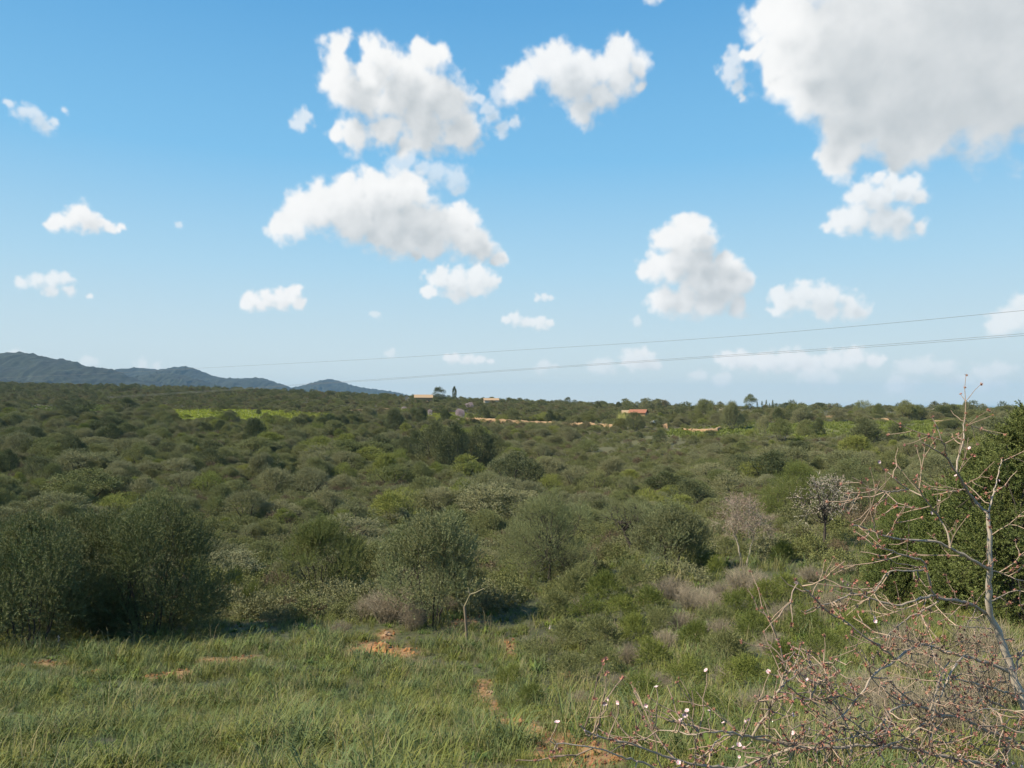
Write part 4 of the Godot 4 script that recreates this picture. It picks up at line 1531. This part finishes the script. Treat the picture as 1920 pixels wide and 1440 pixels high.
func earth_bank(called: String, label: String, line: Array, hpx: float) -> void:
	var st := SurfaceTool.new()
	st.begin(Mesh.PRIMITIVE_TRIANGLES)
	var pts := []
	for k in line.size() - 1:
		for q in 14:
			var t := q / 14.0
			pts.append(on_ground(lerpf(line[k][0], line[k + 1][0], t), lerpf(line[k][1], line[k + 1][1], t)))
	var origin: Vector3 = pts[0]
	var n := pts.size()
	for k in n:
		var p: Vector3 = pts[k] - origin
		var s: float = -pts[k].z / F
		var hh := hpx * s * (0.85 + 0.35 * rough.get_noise_1d(k * 1.3))
		for row in [[0.9, -0.6], [0.55, 0.3], [0.25, 0.62], [0.0, 0.92], [-0.5, 1.0], [-2.5, 0.95], [-3.2, -0.6]]:
			st.add_vertex(p + Vector3(rough.get_noise_2d(k, row[1] * 9.0) * 0.25, hh * row[1], row[0] + rough.get_noise_2d(k * 2.0, row[0] * 9.0) * 0.35))
	for k in n - 1:
		for r in 6:
			var a := k * 7 + r
			for i in [a, a + 1, a + 7, a + 7, a + 1, a + 8]:
				st.add_index(i)
	st.generate_normals()
	var o := part(called, st.commit(), null, mats.bank_earth)
	o.position = origin
	tag(o, label, "earth bank")


func car() -> void:
	var w := on_ground(1228, 795)
	w.y += 1.0
	w = put_on(w.x, w.z)
	var o := base("parked_car", w, 0.5)
	tag(o, "small white parked car beside the red tiled house", "car")
	var st := SurfaceTool.new()
	st.begin(Mesh.PRIMITIVE_TRIANGLES)
	st.set_smooth_group(-1)
	var side := [Vector2(-1.9, 0.35), Vector2(-1.9, 0.85), Vector2(-1.75, 0.95), Vector2(-1.2, 1.45), Vector2(0.5, 1.48), Vector2(1.0, 0.98), Vector2(1.8, 0.88), Vector2(1.95, 0.6), Vector2(1.9, 0.35)]
	var tri := Geometry2D.triangulate_polygon(PackedVector2Array(side))
	for z in [-0.8, 0.8]:
		for i in tri:
			st.add_vertex(Vector3(side[i].x, side[i].y, z))
	for k in side.size():
		var a: Vector2 = side[k]
		var b: Vector2 = side[(k + 1) % side.size()]
		for v in [Vector3(a.x, a.y, -0.8), Vector3(b.x, b.y, -0.8), Vector3(b.x, b.y, 0.8), Vector3(a.x, a.y, -0.8), Vector3(b.x, b.y, 0.8), Vector3(a.x, a.y, 0.8)]:
			st.add_vertex(v)
	st.generate_normals()
	part("body", st.commit(), o, mats.white_paint)
	for z in [-0.81, 0.81]:
		part("window", boxes([[Vector3(-0.3, 1.2, z), Vector3(1.5, 0.34, 0.02)]]), o, mats.dark_glass)
		for x in [-1.2, 1.2]:
			var c := CylinderMesh.new()
			c.top_radius = 0.32
			c.bottom_radius = 0.32
			c.height = 0.2
			c.radial_segments = 16
			var wh := part("wheel", c, o, mats.rubber)
			wh.position = Vector3(x, 0.32, z * 0.95)
			wh.rotation.x = PI * 0.5


func cables() -> void:
	# overhead lines crossing the valley from close on one side to far on the other
	var lines := [
		[[[-60, 712], [0, 708.5], [200, 700], [370, 690.5], [700, 673], [960, 657], [1300, 636], [1600, 612], [1920, 582], [2200, 556]], 0.04, 0.0],
		[[[200, 744], [400, 732], [540, 722], [700, 711.5], [960, 693], [1300, 670], [1600, 650], [1920, 625.5], [2200, 603]], 0.036, 0.0],
		[[[200, 746], [400, 734], [540, 723.5], [700, 713.5], [960, 695], [1300, 672.5], [1600, 653], [1920, 629], [2200, 607]], 0.036, 3.0],
	]
	var words := ["single high overhead cable crossing the sky alone", "upper strand of the paired overhead cables", "lower strand of the paired overhead cables"]
	var a := Vector2(100, 150)
	var b := Vector2(-352, 530)
	for k in 3:
		var c := Curve3D.new()
		for p in lines[k][0]:
			var u: float = (p[0] - 960.0) / F
			# where this sight line crosses the vertical plane of the line
			var t: float = (a.x - u * a.y) / ((a.x - b.x) + u * (b.y - a.y))
			var d: float = a.y + (b.y - a.y) * t + lines[k][2]
			c.add_point(at(p[0], p[1], d))
		for i in range(1, c.point_count - 1):
			var tg := (c.get_point_position(i + 1) - c.get_point_position(i - 1)) * 0.16
			c.set_point_in(i, -tg)
			c.set_point_out(i, tg)
		var pts := PackedVector3Array()
		var len := c.get_baked_length()
		for i in 161:
			pts.append(c.sample_baked(len * i / 160.0, true))
		var tb := Tubes.new()
		tb.add(pts, lines[k][1], lines[k][1], 6)
		var o := part("overhead_cable", tb.mesh(mats.cable_metal))
		tag(o, words[k], "cable", "overhead cables")


# ------------------------------------------------------------------ the budding almond close by

func almond() -> void:
	var foot := put_on(2.45, -3.3)
	var o := base("budding_almond_tree", foot)
	tag(o, "leafless almond close by with pale branches, reddish buds and few white blossoms", "almond tree")
	# main limbs as x, y in the photograph with a depth; each joins the limb it starts on
	var limbs := [
		[[[1990,1480],[1935,1360],[1920,1320],[1897,1260],[1877,1200],[1860,1160],[1853,1133],[1855,1100],[1856,1067],[1855,1030],[1855,990],[1852,962]], 0.026, 0.012, 3.3, 3.2],
		[[[1852,962],[1830,942],[1810,914],[1793,886],[1774,858],[1754,844],[1729,830],[1722,816]], 0.011, 0.004, 0, 3.0],
		[[[1793,886],[1799,855],[1805,827],[1807,799],[1808,786]], 0.007, 0.003, 0, 3.3],
		[[[1774,858],[1768,827],[1754,796],[1748,783]], 0.006, 0.003, 0, 2.9],
		[[[1852,962],[1862,930],[1868,900],[1878,860]], 0.007, 0.003, 0, 3.4],
		[[[1855,1069],[1841,1060],[1802,1038],[1768,1021],[1746,1014],[1695,1011],[1661,1004],[1630,993],[1613,986],[1597,986]], 0.012, 0.004, 0, 2.8],
		[[[1782,1028],[1777,996],[1765,979],[1754,962],[1737,939],[1720,914],[1714,900]], 0.008, 0.003, 0, 3.1],
		[[[1730,930],[1701,917],[1678,900],[1661,883]], 0.006, 0.003, 0, 3.2],
		[[[1701,917],[1672,922],[1655,922],[1642,912]], 0.005, 0.003, 0, 2.9],
		[[[1853,1153],[1827,1137],[1800,1128],[1760,1120],[1750,1113],[1740,1083],[1732,1053],[1703,1043],[1670,1032],[1640,1020]], 0.013, 0.004, 0, 2.7],
		[[[1732,1068],[1697,1072],[1667,1072],[1647,1100],[1637,1112]], 0.006, 0.003, 0, 2.6],
		[[[1750,1117],[1723,1122],[1693,1133],[1667,1133],[1630,1123],[1600,1112],[1567,1127],[1540,1137],[1510,1147]], 0.008, 0.003, 0, 2.6],
		[[[1540,1137],[1520,1115],[1493,1088]], 0.005, 0.003, 0, 2.5],
		[[[1760,1127],[1727,1147],[1693,1167],[1670,1187],[1660,1200]], 0.007, 0.003, 0, 2.9],
		[[[1897,1262],[1863,1247],[1807,1230],[1767,1220],[1740,1210],[1713,1213],[1680,1237],[1657,1250],[1633,1270],[1613,1303],[1580,1340],[1547,1363]], 0.014, 0.004, 0, 2.5],
		[[[1740,1210],[1715,1205],[1690,1197],[1653,1193],[1630,1200]], 0.007, 0.003, 0, 2.9],
		[[[1680,1237],[1647,1210],[1613,1187],[1590,1170],[1557,1150],[1540,1137]], 0.007, 0.004, 0, 2.6],
		[[[1807,1230],[1790,1250],[1775,1280],[1755,1320],[1748,1360],[1745,1400]], 0.008, 0.004, 0, 2.7],
		[[[1807,1230],[1822,1260],[1832,1290],[1845,1330]], 0.007, 0.003, 0, 3.3],
		[[[1920,1320],[1890,1300],[1860,1290],[1820,1280],[1785,1272]], 0.008, 0.004, 0, 3.0],
		[[[1980,1460],[1900,1390],[1850,1370],[1800,1345],[1770,1342],[1740,1350],[1700,1385],[1650,1400]], 0.013, 0.004, 0, 2.6],
		[[[1770,1342],[1720,1322],[1700,1322],[1670,1332],[1650,1360],[1600,1384],[1540,1392]], 0.008, 0.004, 0, 2.5],
		[[[1985,1470],[1880,1440],[1800,1425],[1720,1408],[1640,1398],[1560,1402],[1490,1400],[1410,1383],[1360,1372]], 0.014, 0.006, 0, 2.3],
		[[[1410,1383],[1443,1330],[1457,1300],[1477,1263],[1497,1227],[1503,1208]], 0.008, 0.003, 0, 2.5],
		[[[1477,1263],[1468,1235],[1460,1207],[1443,1160]], 0.005, 0.003, 0, 2.4],
		[[[1462,1290],[1497,1263],[1520,1250],[1543,1243]], 0.005, 0.003, 0, 2.7],
		[[[1490,1400],[1440,1420],[1380,1440],[1300,1432],[1230,1412],[1180,1394],[1140,1387],[1110,1375],[1088,1360]], 0.011, 0.004, 0, 2.2],
		[[[1300,1432],[1250,1445],[1190,1425],[1160,1418],[1120,1402],[1085,1397],[1040,1396],[1030,1388]], 0.008, 0.003, 0, 2.1],
		[[[1360,1372],[1330,1372],[1300,1378],[1260,1372],[1232,1369]], 0.006, 0.003, 0, 2.3],
		[[[1305,1440],[1305,1400],[1310,1370]], 0.006, 0.003, 0, 2.2],
		[[[1410,1383],[1390,1376],[1350,1384],[1330,1410]], 0.006, 0.003, 0, 2.3],
		[[[1600,1384],[1585,1350],[1560,1320],[1525,1310],[1520,1312]], 0.006, 0.003, 0, 2.5],
		[[[1520,1312],[1532,1280],[1543,1250]], 0.005, 0.003, 0, 2.5],
		[[[1525,1310],[1550,1308],[1575,1306]], 0.004, 0.003, 0, 2.6],
		[[[1740,1350],[1750,1310],[1757,1290],[1765,1262],[1780,1240]], 0.007, 0.004, 0, 2.9],
		[[[1935,1360],[1900,1340],[1880,1325],[1850,1310]], 0.007, 0.003, 0, 3.1],
		[[[1800,1345],[1830,1332],[1860,1330],[1900,1333],[1940,1330]], 0.006, 0.004, 0, 2.8],
		[[[1856,1128],[1885,1115],[1905,1108],[1935,1112]], 0.007, 0.004, 0, 3.3],
		[[[1855,1069],[1880,1075],[1900,1085],[1930,1092]], 0.007, 0.004, 0, 3.3],
		[[[1877,1200],[1860,1180],[1845,1178],[1800,1175],[1780,1170]], 0.005, 0.003, 0, 3.2],
		[[[1897,1260],[1915,1230],[1930,1205]], 0.008, 0.004, 0, 3.4],
		[[[1640,1398],[1650,1375],[1655,1350],[1660,1330]], 0.006, 0.003, 0, 2.4],
		[[[1720,1408],[1730,1440],[1728,1470]], 0.006, 0.004, 0, 2.3],
		[[[1880,1440],[1885,1400],[1880,1360]], 0.006, 0.003, 0, 2.6],
	]
	var nodes := [] # joints so far: px, py, depth
	var twig := Tubes.new()
	var buds := Leaves.new()
	var bud_tpls := [bud(), bud(), bud()]
	var blossom := blossom_mesh()
	var tips := []
	var fr := RandomNumberGenerator.new()
	fr.seed = 70
	for k in limbs.size():
		var l: Array = limbs[k]
		var pts: Array = l[0]
		var d0: float = l[3]
		if k > 0:
			var best := 1e9
			for q in nodes:
				var dd: float = Vector2(q[0] - pts[0][0], q[1] - pts[0][1]).length()
				if dd < best:
					best = dd
					d0 = q[2]
		var d1: float = l[4]
		var line := PackedVector3Array()
		var n := pts.size()
		var cv := Curve3D.new()
		for i in n:
			var t := float(i) / (n - 1)
			var d := lerpf(d0, d1, t) + (sin(t * 5.0 + k) * 0.05 if i > 0 else 0.0)
			nodes.append([pts[i][0], pts[i][1], d])
			cv.add_point(at(pts[i][0], pts[i][1], d) - foot)
		for i in n:
			var tg := (cv.get_point_position(mini(i + 1, n - 1)) - cv.get_point_position(maxi(i - 1, 0))) * 0.16
			cv.set_point_in(i, -tg)
			cv.set_point_out(i, tg)
		if k == 0:
			line.append(Vector3(0, -0.2, 0))
			line.append(Vector3(-0.02, 0.12, 0))
			line.append((Vector3(-0.02, 0.12, 0) + cv.get_point_position(0)) * 0.5 + Vector3(0.05, 0, 0.03))
		var length := cv.get_baked_length()
		var steps := maxi(6, int(length / 0.03))
		for i in steps + 1:
			var p := cv.sample_baked(length * i / steps, true)
			if i > 0 and i < steps:
				p += Vector3(fr.randf_range(-1, 1), fr.randf_range(-1, 1), fr.randf_range(-1, 1)) * 0.0035
			line.append(p)
		var tb := Tubes.new()
		if k == 0:
			tb.add(line, 0.023, 0.0075, 10, Color.WHITE, 0.35, rough)
		else:
			var tone := fr.randf_range(0.62, 0.95)
			tb.add(line, l[1] * (0.56 if k < 26 else 0.45), l[2] * 0.55, 7, Color(tone, tone * 0.95, tone * 0.9), 0.5, rough)
		part("trunk" if k == 0 else "branch", tb.mesh(mats.bark_pale), o)
		# side twigs, buds and blossoms
		var x := 0.04 if k > 0 else 0.9
		while x < length:
			var p := cv.sample_baked(x, true)
			var dir := (cv.sample_baked(minf(x + 0.03, length), true) - cv.sample_baked(maxf(x - 0.03, 0.0), true)).normalized()
			var out := (dir.cross(ball()).normalized() + dir * 0.7 + Vector3(0, 0.35, 0)).normalized()
			var r := fr.randf()
			if r < 0.36:
				var tl := fr.randf_range(0.05, 0.24)
				var pts2 := bent(p, p + out * tl, 4, Vector3(0, -0.012, 0), 0.006)
				var tone := fr.randf_range(0.5, 1.0)
				twig.add(pts2, 0.0026, 0.0013, 4, Color(tone, tone * 0.86, tone * 0.78))
				for q in range(1, 5):
					if fr.randf() < 0.45:
						add_bud(buds, bud_tpls, pts2[q], out, fr)
				if tl > 0.14:
					for q in 2:
						var o2 := (out + ball() * 0.9).normalized()
						var s2 := pts2[fr.randi_range(1, 3)]
						twig.add(bent(s2, s2 + o2 * 0.09, 3, Vector3.ZERO, 0.004), 0.0018, 0.001, 4, Color(tone, tone * 0.86, tone * 0.78))
						add_bud(buds, bud_tpls, s2 + o2 * 0.09, o2, fr)
				tips.append([pts2[4], out])
			elif r < 0.62:
				add_bud(buds, bud_tpls, p + out * 0.008, out, fr)
			x += fr.randf_range(0.012, 0.045)
		add_bud(buds, bud_tpls, cv.sample_baked(length), Vector3.UP, fr)
	# fine dry tangle low in the crown
	for k in 250:
		var px := fr.randf_range(1440, 1960)
		var py := fr.randf_range(1240, 1500) - (px - 1500) * 0.08
		var q: Array = nodes[0]
		var best := 1e9
		for e in nodes:
			var dd := Vector2(e[0] - px, e[1] - py).length()
			if dd < best:
				best = dd
				q = e
		var a := at(q[0], q[1], q[2]) - foot
		var b := at(px + fr.randf_range(-60, 60), py + fr.randf_range(-60, 60), q[2] + fr.randf_range(-0.35, 0.35)) - foot
		var pts2 := bent(a, b, 6, Vector3(fr.randf_range(-1, 1), fr.randf_range(-0.3, 1), fr.randf_range(-1, 1)) * 0.05, 0.01)
		var tone := fr.randf_range(0.38, 0.85)
		twig.add(pts2, 0.0026, 0.0012, 4, Color(tone, tone * 0.88, tone * 0.8))
		for i in range(1, 7):
			if fr.randf() < 0.22:
				add_bud(buds, bud_tpls, pts2[i], ball(), fr)
		tips.append([pts2[6], ball()])
	var tw := part("twigs", twig.mesh(mats.bark_pale), o)
	tw.set_meta("kind", "stuff")
	part("buds", buds.mesh(mats.calyx), o).set_meta("kind", "stuff")
	# blossoms where the photograph shows white flowers
	var spots := [[1872,901],[1793,893],[1819,841],[1760,940],[1647,866],[1745,962],[1493,1090],[1580,1092],[1590,1094],[1638,1158],[1640,1165],[1457,1200],[1325,1258],[1441,1260],[1515,1276],[1597,1288],[1231,1290],[1141,1309],[1160,1317],[1134,1317],[1212,1322],[1289,1334],[1284,1338],[1330,1330],[1357,1357],[1403,1347],[1400,1352],[1275,1354],[1276,1347],[1385,1398],[1387,1419],[1376,1402],[1394,1403],[1490,1375],[1507,1371],[1520,1368],[1484,1340],[1693,1312],[1812,1342],[1818,1348],[1893,1250],[1900,1258],[1800,1418],[1900,1430],[1914,1437],[1272,1431],[1045,1357],[1122,1380],[1096,1372]]
	for s in spots:
		var q: Array = nodes[0]
		var best := 1e9
		for e in nodes:
			var dd := Vector2(e[0] - s[0], e[1] - s[1]).length()
			if dd < best:
				best = dd
				q = e
		var p := at(s[0], s[1], q[2] - 0.02) - foot
		if best > 12.0:
			# its own fruiting spur
			var st := Tubes.new()
			st.add(bent(at(q[0], q[1], q[2]) - foot, p, 5, Vector3(0, -0.01, 0), 0.006), 0.0026, 0.0014, 4, Color(0.75, 0.66, 0.6))
			part("branch", st.mesh(mats.bark_pale), o)
		var f := part("blossom", blossom, o)
		f.position = p
		f.basis = along((ball() + Vector3(-0.2, 0.4, 0.6)).normalized()).scaled(Vector3.ONE * fr.randf_range(0.32, 0.54))


func bud() -> Leaves:
	var s := Leaves.new()
	for c in 3:
		var off := ball() * 0.004
		var axis := (Vector3.UP + ball() * 0.7).normalized()
		var b := along(axis)
		for k in 5:
			var a := TAU * k / 5.0
			var a2 := TAU * (k + 1) / 5.0
			var p := off + b * Vector3(cos(a) * 0.0042, 0.004, sin(a) * 0.0042)
			var p2 := off + b * Vector3(cos(a2) * 0.0042, 0.004, sin(a2) * 0.0042)
			var tip := off + b * Vector3(cos((a + a2) * 0.5) * 0.009, 0.0125, sin((a + a2) * 0.5) * 0.009)
			s.v.append_array(PackedVector3Array([off, p, p2, p, tip, p2]))
			var q := rnd(0.65, 1.0)
			var col := Color(q, q * rnd(0.75, 1.25), q * rnd(0.8, 1.2))
			for j in 6:
				s.c.append(col)
	return s


func add_bud(to: Leaves, tpls: Array, p: Vector3, dir: Vector3, fr: RandomNumberGenerator) -> void:
	var t: Leaves = tpls[fr.randi() % 3]
	to.v.append_array(Transform3D(along(dir).scaled(Vector3.ONE * fr.randf_range(0.4, 0.85)), p) * t.v)
	to.c.append_array(t.c)


func blossom_mesh() -> ArrayMesh:
	var s := Leaves.new()
	for k in 5:
		var b := Basis(Vector3.UP, TAU * k / 5.0 + rnd(-0.1, 0.1))
		var last := Vector3.ZERO
		var ring := [Vector3(0.003, 0.003, 0.0015), Vector3(0.009, 0.008, 0.0062), Vector3(0.0155, 0.0125, 0.0058), Vector3(0.0145, 0.0115, 0.0), Vector3(0.0155, 0.0125, -0.0058), Vector3(0.009, 0.008, -0.0062), Vector3(0.003, 0.003, -0.0015)]
		for i in ring.size() - 1:
			s.v.append_array(PackedVector3Array([Vector3.ZERO, b * ring[i], b * ring[i + 1]]))
			for j in 3:
				s.c.append(Color(0.9, 0.55, 0.62) if j == 0 else Color(1, 1, 1))
		last = b * ring[2]
	return s.mesh(mats.petal)
